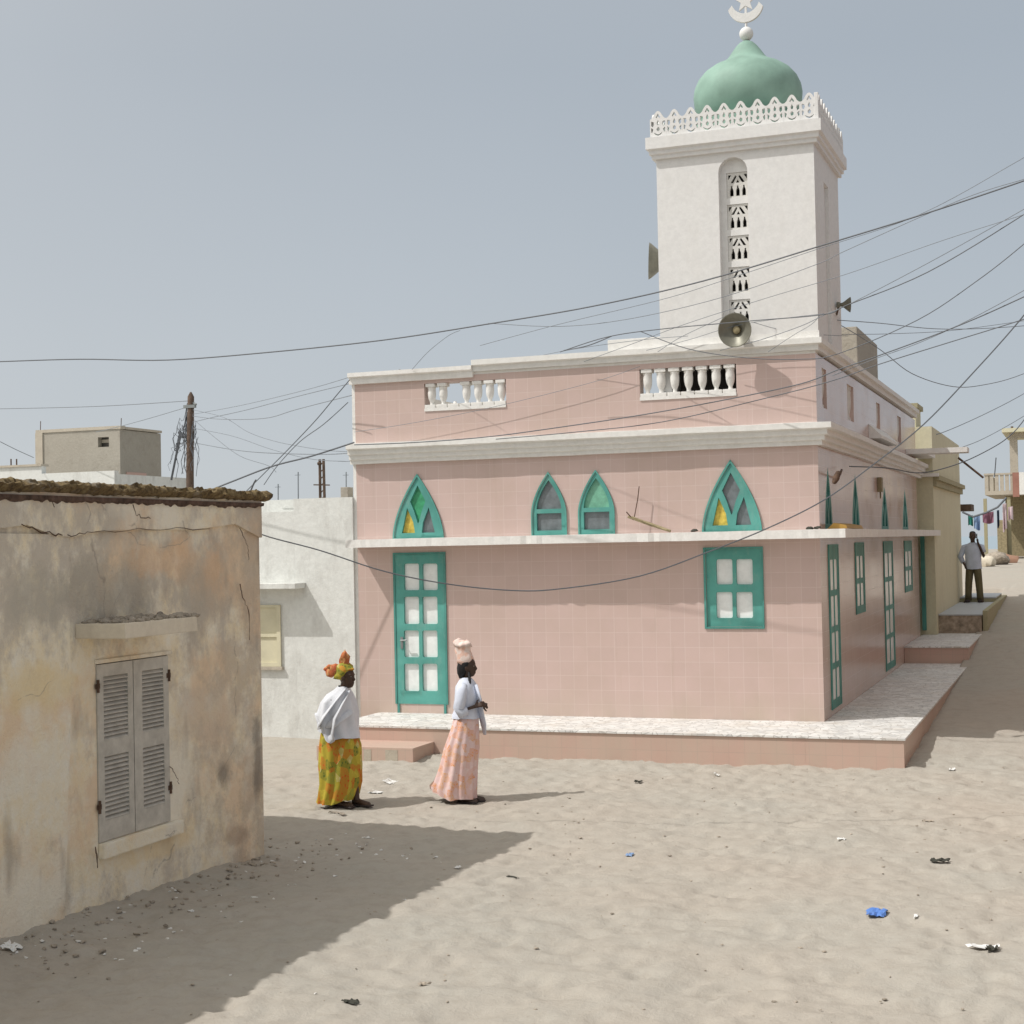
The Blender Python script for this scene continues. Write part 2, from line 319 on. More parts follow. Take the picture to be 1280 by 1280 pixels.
# ---------------------------------------------------------------- mesh helpers
class MB:
    def __init__(s): s.bm = bmesh.new()
    def box(s, a, b, bev=0, jit=0):
        x0,y0,z0 = a; x1,y1,z1 = b
        vs = [s.bm.verts.new((x,y,z)) for z in (z0,z1) for x,y in ((x0,y0),(x1,y0),(x1,y1),(x0,y1))]
        fs = [s.bm.faces.new([vs[i] for i in q]) for q in ((3,2,1,0),(4,5,6,7),(0,1,5,4),(1,2,6,5),(2,3,7,6),(3,0,4,7))]
        if bev:
            es = list({e for f in fs for e in f.edges})
            bmesh.ops.bevel(s.bm, geom=es, offset=bev, segments=2, affect='EDGES', profile=.7)
        return s
    def tube(s, pts, r, n=6, cap=True):
        pts = [Vector(p) for p in pts]; rs = r if isinstance(r, (list,tuple)) else [r]*len(pts)
        rings = []; prev = None
        for i, p in enumerate(pts):
            d = (pts[min(i+1,len(pts)-1)] - pts[max(i-1,0)]).normalized()
            if prev is None: a = d.orthogonal().normalized()
            else: a = (prev - d*prev.dot(d)).normalized()
            prev = a; b = d.cross(a)
            rr = rs[i] if isinstance(rs[i], (list,tuple)) else (rs[i], rs[i])
            rings.append([s.bm.verts.new(p + a*math.cos(2*PI*k/n)*rr[0] + b*math.sin(2*PI*k/n)*rr[1]) for k in range(n)])
        s.skin(rings, cap); return s
    def skin(s, rings, cap=True):
        n = len(rings[0])
        for A, B in zip(rings, rings[1:]):
            for k in range(n):
                s.bm.faces.new((A[k], A[(k+1)%n], B[(k+1)%n], B[k]))
        if cap:
            s.bm.faces.new(rings[0][::-1]); s.bm.faces.new(rings[-1])
    def lathe(s, prof, c=(0,0,0), n=24, axis=None, cap=True, sq=1):
        c = Vector(c); rings = []
        q = Vector((0,0,1)).rotation_difference(Vector(axis)) if axis is not None else None
        for r, z in prof:
            rg = []
            for k in range(n):
                v = Vector((r*math.cos(2*PI*k/n), r*sq*math.sin(2*PI*k/n), z))
                if q: v = q @ v
                rg.append(s.bm.verts.new(c+v))
            rings.append(rg)
        s.skin(rings, cap); return s
    def rings(s, prof, n=28, cap=True, fold=0, nf=7, seed=0, ph=0):
        """prof: (z, cx, cy, rx, ry[, foldscale])"""
        out = []
        for q in prof:
            z,cx,cy,rx,ry = q[:5]; fs = q[5] if len(q) > 5 else 1
            rg = []
            for k in range(n):
                a = 2*PI*k/n
                f = 1 + fold*fs*(.6*math.sin(nf*a + 1.7*math.sin(z*3+seed)+ph) + .8*noise.noise(Vector((math.cos(a)*2.2+seed, math.sin(a)*2.2, z*2.2))))
                rg.append(s.bm.verts.new((cx+rx*f*math.cos(a), cy+ry*f*math.sin(a), z + .25*fold*fs*noise.noise(Vector((math.cos(a)*1.5, math.sin(a)*1.5+seed, 5))))))
            out.append(rg)
        s.skin(out, cap); return s
    def sphere(s, c, r, n=14):
        rx,ry,rz = r if isinstance(r,(tuple,list)) else (r,r,r)
        m = Matrix.Translation(c) @ Matrix.Diagonal((rx,ry,rz,1))
        bmesh.ops.create_uvsphere(s.bm, u_segments=n, v_segments=max(6,n*2//3), radius=1, matrix=m); return s
    def prism(s, pts, off):
        off = Vector(off); a = [s.bm.verts.new(p) for p in pts]; b = [s.bm.verts.new(Vector(p)+off) for p in pts]
        s.bm.faces.new(a[::-1]); s.bm.faces.new(b); n = len(a)
        for k in range(n): s.bm.faces.new((a[k], a[(k+1)%n], b[(k+1)%n], b[k]))
        return s
    def holes(s, outer, holes, fn0, fn1):
        """2D polygon with holes, filled with a curve and given thickness; fn0/fn1 map (u,v) to the two faces"""
        cu = bpy.data.curves.new('tmp', 'CURVE'); cu.dimensions = '2D'; cu.fill_mode = 'BOTH'; cu.extrude = .5
        for poly in [outer]+holes:
            sp = cu.splines.new('POLY'); sp.points.add(len(poly)-1); sp.use_cyclic_u = True
            for i,(u,v) in enumerate(poly): sp.points[i].co = (u,v,0,1)
        ob = bpy.data.objects.new('tmp', cu); me = ob.to_mesh()
        vs = [s.bm.verts.new(fn1(v.co.x, v.co.y) if v.co.z > 0 else fn0(v.co.x, v.co.y)) for v in me.vertices]
        for p in me.polygons:
            try: s.bm.faces.new([vs[i] for i in p.vertices])
            except ValueError: pass
        ob.to_mesh_clear(); bpy.data.objects.remove(ob); bpy.data.curves.remove(cu)
        return s
    def noisy(s, amp, sc, seed=0):
        for v in s.bm.verts: v.co += noise.noise_vector(v.co*sc + Vector((seed,seed*2,0)))*amp
        return s
    def build(s, name, m, parent=None, smooth=False, auto=True):
        bmesh.ops.remove_doubles(s.bm, verts=s.bm.verts, dist=1e-5)
        bmesh.ops.recalc_face_normals(s.bm, faces=s.bm.faces)
        me = bpy.data.meshes.new(name); s.bm.to_mesh(me); s.bm.free()
        me.materials.append(M[m] if isinstance(m, str) else m)
        if smooth:
            for p in me.polygons: p.use_smooth = True
            if auto: me.set_sharp_from_angle(angle=R(45))
        o = bpy.data.objects.new(name, me); col.objects.link(o)
        if parent: o.parent = parent; o.matrix_parent_inverse = pinv(parent)
        return o
def pinv(p):
    # geometry is written in world coordinates; cancel the parent's placement
    m = Matrix.Identity(4); q = p
    chain = []
    while q: chain.append(q); q = q.parent
    for q in reversed(chain):
        m = m @ q.matrix_parent_inverse @ Matrix.LocRotScale(q.location, q.rotation_euler, q.scale)
    return m.inverted()
def tag(o, label=None, cat=None, group=None, kind=None):
    if label: o['label'] = label
    if cat: o['category'] = cat
    if group: o['group'] = group
    if kind: o['kind'] = kind
    return o
def empty(name, loc, label, cat, group=None, rz=0):
    o = bpy.data.objects.new(name, None); col.objects.link(o); o.location = loc; o.rotation_euler = (0,0,rz); o.empty_display_size = .2
    return tag(o, label, cat, group)
def mbx(*a, **k): return MB().box(*a, **k)

# ---------------------------------------------------------------- ground
def interp(x, tb):
    if x <= tb[0][0]: return tb[0][1]
    for (a,u),(b,v) in zip(tb, tb[1:]):
        if x <= b: return u+(v-u)*(x-a)/(b-a)
    return tb[-1][1]
STREET = [(14,0),(18.8,.04),(21.8,.17),(26,.35),(29,.44),(34,.78),(43,1.18),(55,1.5),(79,1.88),(100,1.95),(125,.9),(160,-1.5),(260,-3)]
def smoothn(X, Y, sc, seed):
    # smooth value noise with numpy
    x = X*sc+seed*17.3; y = Y*sc+seed*9.1
    xi = np.floor(x).astype(np.int64); yi = np.floor(y).astype(np.int64); fx = x-xi; fy = y-yi
    def h(a,b):
        n = (a*374761393 + b*668265263 + seed*1442695) & 0xffffffff
        n = ((n ^ (n>>13))*1274126177) & 0xffffffff
        return ((n ^ (n>>16)) & 0xffff)/65535.0
    u = fx*fx*(3-2*fx); v = fy*fy*(3-2*fy)
    return (h(xi,yi)*(1-u)+h(xi+1,yi)*u)*(1-v) + (h(xi,yi+1)*(1-u)+h(xi+1,yi+1)*u)*v - .5
def ground_z(X, Y):
    X = np.asarray(X, float); Y = np.asarray(Y, float)
    ys = np.array([a for a,_ in STREET]); zs = np.array([b for _,b in STREET])
    z = np.interp(Y, ys, zs)
    # low bank of sand drifted against the ochre house
    d = np.clip((X+7.3)/1.1, 0, 1)
    z = z + .13*(1-d)**2*np.clip((13.2-Y)/1.5,0,1)*(X<-6)*np.clip((12.0-Y)/3.5+.15,0,1)
    dens = np.clip((60-Y)/30, .15, 1)
    z = z + dens*(.055*smoothn(X,Y,.45,1) + .045*smoothn(X,Y,1.6,2) + .022*smoothn(X,Y,3.7,3) + .016*smoothn(X,Y,8.0,4) + .010*smoothn(X,Y,17.0,6))
    z = z - .10*np.clip((-9.3-X)/1.0,0,1)*np.clip((Y-17.2)/2,0,1)
    # the sheet runs under the built terraces
    z = z - .5*((X<-2.2)&(X>-9.6)&(Y>18.95)&(Y<46))
    # footprints: sharp-rimmed pits
    p = smoothn(X,Y,5.2,5); z = z - dens*.022*np.clip((p-.18)*5,0,1)
    # wheel rut at the right
    q = np.abs(X - (-.55+.09*(Y-6)) ); z = z - .03*np.exp(-(q/.13)**2)*np.clip((15-Y)/4,0,1)
    return z
def gz(x, y): return float(ground_z(np.array([x]), np.array([y]))[0])
def axis(segs):
    out = []
    for a,b,st in segs: out += list(np.arange(a, b, st))
    return np.array(out + [segs[-1][1]])
xs = axis([(-900,-100,80),(-100,-20,4),(-20,-9.6,.5),(-9.6,.5,.045),(.5,6,.35),(6,40,3),(40,900,80)])
ys = axis([(-60,0,6),(0,7,.5),(7,20,.045),(20,46,.15),(46,130,1.4),(130,270,10)])
GX, GY = np.meshgrid(xs, ys); GZ = ground_z(GX, GY)
rs = np.random.RandomState(4)
for k_ in range(5200):
    fx_, fy_ = rs.uniform(-9.4,.4), rs.uniform(7.2,19.8) if k_ < 4600 else rs.uniform(19,40)
    if k_ >= 4600 and fx_ < -2: continue
    i0, i1 = np.searchsorted(xs, [fx_-.4, fx_+.4]); j0, j1 = np.searchsorted(ys, [fy_-.4, fy_+.4])
    a_ = rs.uniform(0, PI); ca, sa = math.cos(a_), math.sin(a_); L_ = rs.uniform(.08,.16); W_ = L_*rs.uniform(.4,.8); d_ = rs.uniform(.005,.014)
    dx = GX[j0:j1,i0:i1]-fx_; dy = GY[j0:j1,i0:i1]-fy_
    r2 = ((dx*ca+dy*sa)/L_)**2 + ((-dx*sa+dy*ca)/W_)**2; r1 = np.sqrt(r2)
    GZ[j0:j1,i0:i1] += -d_*np.exp(-r2*1.3) + d_*.55*np.exp(-((r1-1.25)/.35)**2)
nx, ny = len(xs), len(ys)
me = bpy.data.meshes.new('ground')
co = np.stack([GX.ravel(), GY.ravel(), GZ.ravel()], 1).astype(np.float32)
idx = np.arange(nx*ny).reshape(ny, nx)
q = np.stack([idx[:-1,:-1].ravel(), idx[:-1,1:].ravel(), idx[1:,1:].ravel(), idx[1:,:-1].ravel()], 1).astype(np.int32)
me.vertices.add(len(co)); me.vertices.foreach_set('co', co.ravel())
me.loops.add(q.size); me.loops.foreach_set('vertex_index', q.ravel())
me.polygons.add(len(q)); me.polygons.foreach_set('loop_start', np.arange(0, q.size, 4, dtype=np.int32))
me.polygons.foreach_set('use_smooth', np.ones(len(q), dtype=bool))
me.update(); me.validate(); me.materials.append(M['sand'])
g = bpy.data.objects.new('ground', me); col.objects.link(g); tag(g, kind='structure', label='pale trampled sand of the square and street')
m, t, b = newmat('sea_water'); b.inputs['Base Color'].default_value = (.30,.38,.43,1); b.inputs['Roughness'].default_value = .35
bump(t, b, noisef(t, wpos(t), .5, 4), .4, .3)
sea = mbx((-4000,255,-2.9), (4000,5500,-2.6)).build('sea', m); tag(sea, kind='structure', label='pale blue sea beyond the end of the street')

# ---------------------------------------------------------------- mosque
X0, Y0, XL, YE = -3.25, 20.31, -10.03, 33.1
def Fp(px, py): p = yp(px, py, Y0); return (p.x, p.z)
def Sp(px, py): p = xp(px, py, X0); return (p.y, p.z)
fmap = lambda y: (lambda u, v: (u, y, v))
smap = lambda x: (lambda u, v: (x, u, v))
def rect(x0, z0, x1, z1): return [(x0,z0),(x1,z0),(x1,z1),(x0,z1)]
def rrect(x0, z0, x1, z1, r=.02):
    o = []
    for cx,cz,a in ((x1-r,z0+r,-90),(x1-r,z1-r,0),(x0+r,z1-r,90),(x0+r,z0+r,180)):
        for k in range(4): q = R(a+30*k); o.append((cx+r*math.cos(q), cz+r*math.sin(q)))
    return o
def arch(x0, x1, z0, z1, ts=0, pw=1.7, n=12):
    c = (x0+x1)/2; hw = (x1-x0)/2; pts = []
    T = [ts+(1-ts)*k/n for k in range(n+1)]
    W = [1-((tt-ts)/(1-ts))**pw for tt in T]
    Rg = [(c+hw*w_, z0+(z1-z0)*tt) for tt, w_ in zip(T, W)]
    Lf = [(c-hw*w_, z0+(z1-z0)*tt) for tt, w_ in zip(T, W)][:-1]
    pts = ([(c-hw,z0),(c+hw,z0)] if ts > 0 else []) + Rg + Lf[::-1]
    return pts
ZP = .43; ZT = 5.30
mosque = empty('mosque', (X0, Y0, ZP), 'pink tiled mosque with green doors, white ledges and a green domed minaret', 'mosque')
door_x0, _ = Fp(494.8, 740); door_x1, _ = Fp(555.6, 740); door_z0 = Fp(525,880)[1]; door_z1 = Fp(525,693)[1]
win_x0, _ = Fp(883, 735); win_x1, _ = Fp(953, 735); win_z0 = Fp(918,783.3)[1]; win_z1 = Fp(918,686.3)[1]
ZL1 = 2.965                                  # top of the ledge
gA = (Fp(493.5,668)[0], Fp(553.5,668)[0], ZL1, Fp(521.8,596)[1])
gB = (Fp(880,660)[0], Fp(950.6,660)[0], ZL1, Fp(911.6,578.8)[1])
sA = (Fp(666.5,660)[0], Fp(707.5,660)[0], ZL1, Fp(685.8,592.5)[1])
sB = (Fp(725.2,660)[0], Fp(767.5,660)[0], ZL1, Fp(744.3,590)[1])
bA = (Fp(530.5,500)[0], Fp(530.5,514.5)[1], Fp(632.8,500)[0], Fp(632.5,473.5)[1])
bB = (Fp(799.5,480)[0], Fp(799.5,501)[1], Fp(920.5,480)[0], Fp(920.5,454.5)[1])
def openings_front():
    return [rect(door_x0, door_z0, door_x1, door_z1), rect(win_x0, win_z0, win_x1, win_z1),
            arch(gA[0],gA[1],gA[2],gA[3]), arch(gB[0],gB[1],gB[2],gB[3]),
            arch(*sA, ts=.34), arch(*sB, ts=.34), rect(*bA), rect(*bB)]
# side openings (y0,z0,y1,z1) read off the photograph
def SY(px): return Sp(px, 700)[0]
sd = [(SY(1035.5), ZP+.08, SY(1046.5), Sp(1040,685)[1]),
      (SY(1069), Sp(1074,767)[1], SY(1079), Sp(1074,682)[1]),
      (SY(1104.5), ZP+.08, SY(1115), Sp(1108,680)[1]),
      (SY(1130.5), Sp(1134,740)[1], SY(1139), Sp(1134,679)[1])]
sg = [(SY(1032.6), SY(1042), ZL1, Sp(1036,584)[1]), (SY(1066.5), SY(1076), ZL1, Sp(1070,592)[1]),
      (SY(1103), SY(1112), ZL1, Sp(1107,608)[1]), (SY(1129.5), SY(1136.5), ZL1, Sp(1132,612)[1])]
so_ = [(SY(1033), 4.62, SY(1038.5), 5.16), (SY(1064), 4.62, SY(1072), 5.16), (SY(1100),4.62,SY(1104.5),5.16), (SY(1126), 4.62, SY(1130.5), 5.16)]
for q_ in (sd+so_): assert q_[2] > q_[0]
wb = MB()
wb.holes(rect(XL, -.3, X0, ZT), openings_front(), fmap(Y0), fmap(Y0+.2))
wb.holes(rect(Y0+.2, ZP-.4, YE, ZT), [rect(*q_) for q_ in sd+so_] + [arch(a,b_,c,d) for a,b_,c,d in sg], smap(X0), smap(X0-.2))
wall = wb.build('wall', 'tile', mosque)
ww = MB().box((XL-.05, Y0+.004, -.3), (XL-.001, YE, ZT-.01)).box((XL, YE-.2, ZP), (X0-.201, YE, ZT))
ww.build('rear_wall', 'white', mosque)
mbx((XL+.02, Y0+.21, 4.2), (X0-.21, YE-.21, 4.35)).build('roof_slab', 'concrete', mosque)
mbx((XL+.02, Y0+1.6, -.2), (X0-1.6, YE-.3, 4.19)).build('inner_room', 'void', mosque)
# ledge with broken corner edge
PL = .39
lb = MB(); rl = random.Random(9)
jit = lambda: rl.gauss(0,.004) + (.012 if rl.random() < .06 else 0)
pl_ = [(XL+(X0+PL-XL)*k/90, Y0-PL+jit(), 2.85) for k in range(91)] + [(X0+PL-jit(), Y0-PL+(YE+.9-Y0+PL)*k/90, 2.85) for k in range(1,91)] + [(X0+.002, YE+.9, 2.85), (X0+.002, Y0-.002, 2.85), (XL, Y0-.002, 2.85)]
lb.prism(pl_, (0,0,.115))
for v in lb.bm.verts: v.co.z += noise.noise(v.co*1.1)*.008 + noise.noise(v.co*6)*.003
lb.build('ledge', 'white', mosque)
# stepped cornice: a profile swept round the corner
def sweep(prof, zbase, y_end, xl, name, mt, parent, yo=0):
    mb = MB(); n = len(prof)
    st = [(xl, None), ('c', None), ('e', None)]
    S_ = []; J = lambda q_: (noise.noise(Vector(q_)*.9)*.009 + noise.noise(Vector(q_)*5)*.004) if name == 'cornice' else noise.noise(Vector(q_)*5)*.002
    for k in range(60): S_.append([(xl+(X0+p-xl)*k/60, Y0+yo-p, zbase+z) for p,z in prof])
    for k in range(61): S_.append([(X0+p, Y0+yo-p+(y_end-Y0-yo+p)*k/60, zbase+z) for p,z in prof])
    S_ = [[mb.bm.verts.new((q_[0], q_[1]+J(q_), q_[2]+J(q_))) for q_ in r_] for r_ in S_]
    A, C_ = S_[0], S_[-1]
    for P,Q in zip(S_, S_[1:]):
        for k in range(n): mb.bm.faces.new((P[k], P[(k+1)%n], Q[(k+1)%n], Q[k]))
    mb.bm.faces.new(A); mb.bm.faces.new(C_[::-1])
    return mb.build(name, mt, parent)
prof = [(-.003,0),(.07,0),(.07,.055),(.11,.065),(.11,.125),(.155,.135),(.155,.20),(.215,.215),(.215,.29),(-.003,.31)]
sweep(prof, 4.08, YE+.6, XL-.06, 'cornice', 'cornice', mosque)
# coping of the parapet, a little lower over the left third
XS = Fp(592, 460)[0]
sweep([(-.24,0),(.05,0),(.05,.07),(.10,.085),(.10,.16),(-.24,.16)], 5.34, YE, XS, 'coping', 'cornice', mosque)
mb = MB(); A = [(XL-.07, p) for p in ()]
pr = [(.24,-.04),(-.05,-.04),(-.05,.05),(-.10,.065),(-.10,.125),(.24,.125)]
mb.prism([(XL-.07, Y0+p, 5.30+z) for p,z in pr], (XS-XL+.068,0,0)); mb.build('coping', 'white', mosque)
mbx((XL+.001, Y0+.001, ZT-.001), (X0-.001, Y0+.199, 5.338)).build('parapet_top', 'cornice', mosque)

# timber frames and glass -------------------------------------------------
def window(name, outer, holes_, panes, y, mt='teal', side=False, depth=.06, extra=None):
    mp = smap if side else fmap
    s_ = -1 if side else 1
    base = X0 if side else Y0
    wf = MB().holes(outer, holes_, mp(base+s_*y), mp(base+s_*(y+depth))).build(name, mt, mosque)
    for pl, mt2 in panes:
        mb = MB(); mb.holes(pl, [], mp(base+s_*(y+depth*.55)), mp(base+s_*(y+depth*.75))); mb.build('pane', mt2, wf)
    return wf
def grow(pl, k):
    cx = sum(p[0] for p in pl)/len(pl); cz = sum(p[1] for p in pl)/len(pl)
    return [(p[0]+(k if p[0] > cx else -k), p[1]+(k if p[1] > cz else -k)) for p in pl]
# front door
cols_ = [(505.1,523.9),(528.1,546.9)]; rows_ = [(704.3,737.8),(745.8,780),(788,821.5),(829.7,863.7)]
def hp(cs, rs):
    out = []
    for a,b_ in cs:
        for c,d in rs: out.append(rrect(Fp(a,c)[0], Fp(a,d)[1], Fp(b_,c)[0], Fp(b_,c)[1], .025))
    return out
h_ = hp(cols_, rows_)
door = window('door', rect(door_x0+.001, door_z0+.001, door_x1-.001, door_z1-.001), h_, [(q_, 'door_glass') for q_ in h_], -.012, 'teal', depth=.075)
hx, hzv = Fp(503, 803)
MB().box((hx-.02, Y0-.025, hzv-.09), (hx+.02, Y0-.013, hzv+.08), .003).tube([(hx, Y0-.02, hzv+.03), (hx, Y0-.065, hzv+.03), (hx+.10, Y0-.07, hzv+.035)], .011, 8).build('handle', 'metal_grey', door, True)
for xa_ in (door_x0, door_x1-.035): mbx((xa_, Y0-.02, ZP), (xa_+.035, Y0-.001, door_z0-.001)).build('door_foot', 'teal_dark', door)
MB().box((door_x0-.03, Y0-.022, door_z0), (door_x0-.001, Y0-.001, door_z1)).box((door_x1+.001, Y0-.022, door_z0), (door_x1+.03, Y0-.001, door_z1)).box((door_x0-.03, Y0-.023, door_z1+.001), (door_x1+.03, Y0-.001, door_z1+.03)).build('architrave', 'teal_dark', door)
# square window
h_ = hp([(894.8,915),(919.7,940.2)], [(698.8,730.6),(740,772.6)])
wn = window('window', rect(win_x0+.001, win_z0+.001, win_x1-.001, win_z1-.001), h_, [(q_, 'door_glass') for q_ in h_], .012, 'teal')
MB().box((win_x0-.03, Y0-.022, win_z0-.028), (win_x0-.001, Y0-.001, win_z1+.028)).box((win_x1+.001, Y0-.022, win_z0-.028), (win_x1+.02, Y0-.001, win_z1+.028)).box((win_x0-.001, Y0-.02, win_z1+.001), (win_x1+.001, Y0-.001, win_z1+.028)).box((win_x0-.001, Y0-.02, win_z0-.028), (win_x1+.001, Y0-.001, win_z0-.001)).build('frame', 'teal_dark', wn)
def gothic(g4, pan, side=False):
    x0,x1,z0,z1 = g4; e = .001
    def N(u, t_): return (x0+(x1-x0)*u, z0+(z1-z0)*t_)
    dia = [N(.5,.86),N(.34,.60),N(.42,.44),N(.49,.25),N(.51,.25),N(.58,.44),N(.66,.60)]
    ll = [N(.275,.50),N(.155,.09),N(.43,.09),N(.40,.26)]
    lr = [N(1-.275,.50),N(1-.40,.26),N(1-.43,.09),N(1-.155,.09)]
    o = window('arched_window', arch(x0+e,x1-e,z0+e,z1-e), [dia,ll,lr], [(dia,pan[0]),(ll,pan[1]),(lr,pan[2])], .0 if side else -.012, 'teal_dark' if side else 'teal', side, .07)
    o['label'] = 'tall pointed window with curved tracery'
    # raised outer bead
    mp = smap if side else fmap; b0 = X0 if side else Y0; s_ = -1 if side else 1
    if not side:
        cx = (x0+x1)/2
        MB().holes(arch(x0-.025, x1+.025, z0, z1+.045), [arch(x0+.0, x1-.0, z0+.01, z1+.001)], mp(b0-.03), mp(b0-.0135)).build('frame', 'teal', o)
    return o
gothic(gA, ('glass_green','glass_yellow','glass_dark'))
gothic(gB, ('glass_dark','glass_yellow','glass_dark'))
for g4, up_ in ((sA,'glass_dark'), (sB,'glass_pale')):
    x0,x1,z0,z1 = g4; W_ = x1-x0; H_ = z1-z0; e = .001
    topa = arch(x0+.06, x1-.06, z0+H_*.43, z1-.085, ts=.02, pw=1.7); low = rect(x0+.06, z0+.07, x1-.06, z0+H_*.36)
    o = window('small_arched_window', arch(x0+e,x1-e,z0+e,z1-e,ts=.34), [topa,low], [(topa,up_),(low,'glass_dark')], -.012, 'teal', depth=.07)
    MB().holes(arch(x0-.02, x1+.02, z0, z1+.03, ts=.34), [arch(x0, x1, z0+.01, z1+.001, ts=.34)], fmap(Y0-.028), fmap(Y0-.0135)).build('frame', 'teal', o)
# side doors and windows
for k, (y0,z0,y1,z1) in enumerate(sd):
    W_ = y1-y0; n_ = 4 if z0 < .6 else 2
    hs_ = []
    for i in range(2):
        for j in range(n_):
            a = y0+.07+(W_-.14+.04)*i/2; hh = (z1-z0-.2)/n_
            hs_.append(rrect(a, z0+.12+hh*j, a+(W_-.14-.04)/2, z0+.12+hh*j+hh-.08))
    o = window('side_door' if z0 < .6 else 'side_window', rect(y0+.001,z0+.001,y1-.001,z1-.001), hs_, [(q_,'door_glass') for q_ in hs_], -.012, 'teal_dark', True, .02)
    MB().box((X0+.001, y0-.05, z0), (X0+.016, y0-.001, z1+.05)).box((X0+.001, y1+.001, z0), (X0+.016, y1+.05, z1+.05)).box((X0+.001, y0-.001, z1+.001), (X0+.015, y1+.001, z1+.05)).build('frame', 'teal_dark', o)
for g4 in sg: gothic(g4, ('glass_dark','glass_dark','glass_dark'), True)
# green jamb at the far end of the side wall
jy = YE+.35
MB().box((X0+.02, jy-.06, .85), (X0+.10, jy+.06, 2.84)).build('green_post', 'teal_dark', mosque)
# balusters
def baluster_prof(h):
    return [(.045,0),(.045,.10*h),(.026,.14*h),(.022,.22*h),(.030,.28*h),(.042,.38*h),(.048,.50*h),(.050,.64*h),(.046,.78*h),(.052,.84*h),(.044,.88*h),(.056,.93*h),(.056,h)]
def balustrade(x0, z0, x1, z1, n, broken=-1):
    rail = MB().box((x0+.002, Y0-.015, z0-.0), (x1-.002, Y0+.17, z0+.045)).build('balustrade', 'white', mosque)
    for k in range(n):
        cx = x0+(x1-x0)*(k+.5)/n; H_ = z1-z0-.047
        mb = MB(); s_ = (x1-x0)/n/.15
        p_ = [(r*s_, z) for r, z in baluster_prof(H_)]
        if k == broken: p_ = [(r, z) for r, z in p_ if z < H_*.2] + [(.02, H_*.24)]
        mb.lathe(p_, (cx, Y0+.07, z0+.046), 14)
        bw = (x1-x0)/n*.46
        mb.box((cx-bw, Y0-.01, z0+.0455), (cx+bw, Y0+.15, z0+.095), .004)
        if k != broken: mb.box((cx-bw*.85, Y0+.0, z1-.05), (cx+bw*.85, Y0+.14, z1-.003), .004)
        mb.build('baluster', 'white', rail, True)
balustrade(*bA, 7, 2)
balustrade(*bB, 7)
for (y0,z0,y1,z1) in so_:
    mb = MB(); n_ = 4
    for k in range(n_):
        mb.lathe(baluster_prof(z1-z0), (X0-.08, y0+(y1-y0)*(k+.5)/n_, z0), 10)
    mb.build('side_balusters', 'grille_white', mosque, True)
# small canopy shelf high on the side wall
cy0, cz0 = Sp(1086, 548); cy1, _ = Sp(1108, 548)
MB().prism([(X0+.001, cy0, cz0), (X0+.2, cy0, cz0), (X0+.2, cy0, cz0+.05), (X0+.001, cy0, cz0+.24)], (0, cy1-cy0, 0)).build('side_canopy', 'cornice', mosque)
# plinth
XP = -2.07; YF = 18.80; XPL = -9.72
pb = MB(); pb.box((XPL, YF, -.5), (X0+.0, Y0-.001, ZP-.03)); pb.box((X0+.001, YF, -.5), (XP, 29.95, ZP-.03))
pb.build('plinth', 'tile_plinth', mosque)
tb_ = MB(); tb_.box((XPL, YF-.02, ZP-.029), (X0, Y0-.002, ZP), .004); tb_.box((X0+.001, YF-.02, ZP-.029), (XP+.02, 29.95, ZP), .004)
tb_.build('plinth_top', 'marble', mosque)
mbx((X0+.004, 29.96, -.3), (XP+.0, 33.99, .72)).build('upper_plinth', 'tile_plinth', mosque)
mbx((X0+.004, 29.94, .721), (XP+.02, 33.99, .75), .004).build('upper_plinth_top', 'marble', mosque)
# entrance step with missing tiles
sxr = hz(516.5, 958, 0); sxl = hz(382, 958, 0); ysf = sxr.y
zs = yp(516, 935.5, ysf).z
st = MB().box((sxl.x, ysf, -.3), (sxr.x, YF-.001, zs), .006).build('step', 'tile_plinth', mosque)
for a,b_ in ((455,464),(482,497)):
    p0 = yp(a,955,ysf); p1 = yp(b_,940,ysf)
    mbx((p0.x, ysf-.004, .02), (p1.x, ysf+.05, zs-.03)).build('bare_patch', 'concrete', st)

# minaret -------------------------------------------------------------------
TXL = -5.36; TXR = -3.205; TYF = Y0+.003; TYB = 22.44; TZ0 = 5.502; TZ1 = 8.17
nx0, _ = Fp(899.7, 300); nx1, _ = Fp(936, 300); nzt = Fp(917,196)[1]; nzb = 5.62
def niche():
    r = (nx1-nx0)/2; c = (nx0+nx1)/2; z = nzt-r
    return [(nx0,nzb),(nx1,nzb)] + [(c+r*math.cos(PI*k/12), z+r*math.sin(PI*k/12)) for k in range(13)]
tw = MB()
tw.holes(rect(TXL, TZ0, TXR, TZ1), [niche()], fmap(TYF), fmap(TYF+.12))
tw.box((TXL, TYF+.121, 4.36), (TXL+.12, TYB, TZ1)); tw.box((TXL+.121, TYB-.12, 4.36), (TXR-.121, TYB, TZ1))
# right side with a shallow recess
TSY0, TSY1 = 21.1, 21.5
tw.box((TXR-.12, TYF+.121, TZ0), (TXR, TSY0, TZ1)); tw.box((TXR-.12, TSY1, TZ0), (TXR, TYB, TZ1)); tw.box((TXR-.12, TSY0+.001, TZ0), (TXR-.05, TSY1-.001, TZ1)); tw.box((TXR-.119, TSY0-.001, 7.75), (TXR-.001, TSY1+.001, TZ1-.002))
tw.box((TXL, TYF+.12, TZ1), (TXR, TYB, TZ1+.05))
minaret = tw.build('minaret', 'tower_white', mosque)
bx0 = Fp(759, 430)[0]
bs = MB().box((bx0, Y0+.02, TZ0-.01), (TXL-.001, TYB-.1, 5.665), .008).box((TXL-.001, Y0-.004, TZ0-.001), (TXR+.012, Y0+.002, 5.60)).build('minaret_base', 'white', minaret)
mbx((TXL+.13, TYF+.6, 4.37), (TXR-.14, TYB-.2, 8.1)).build('dark_core', 'void', minaret)
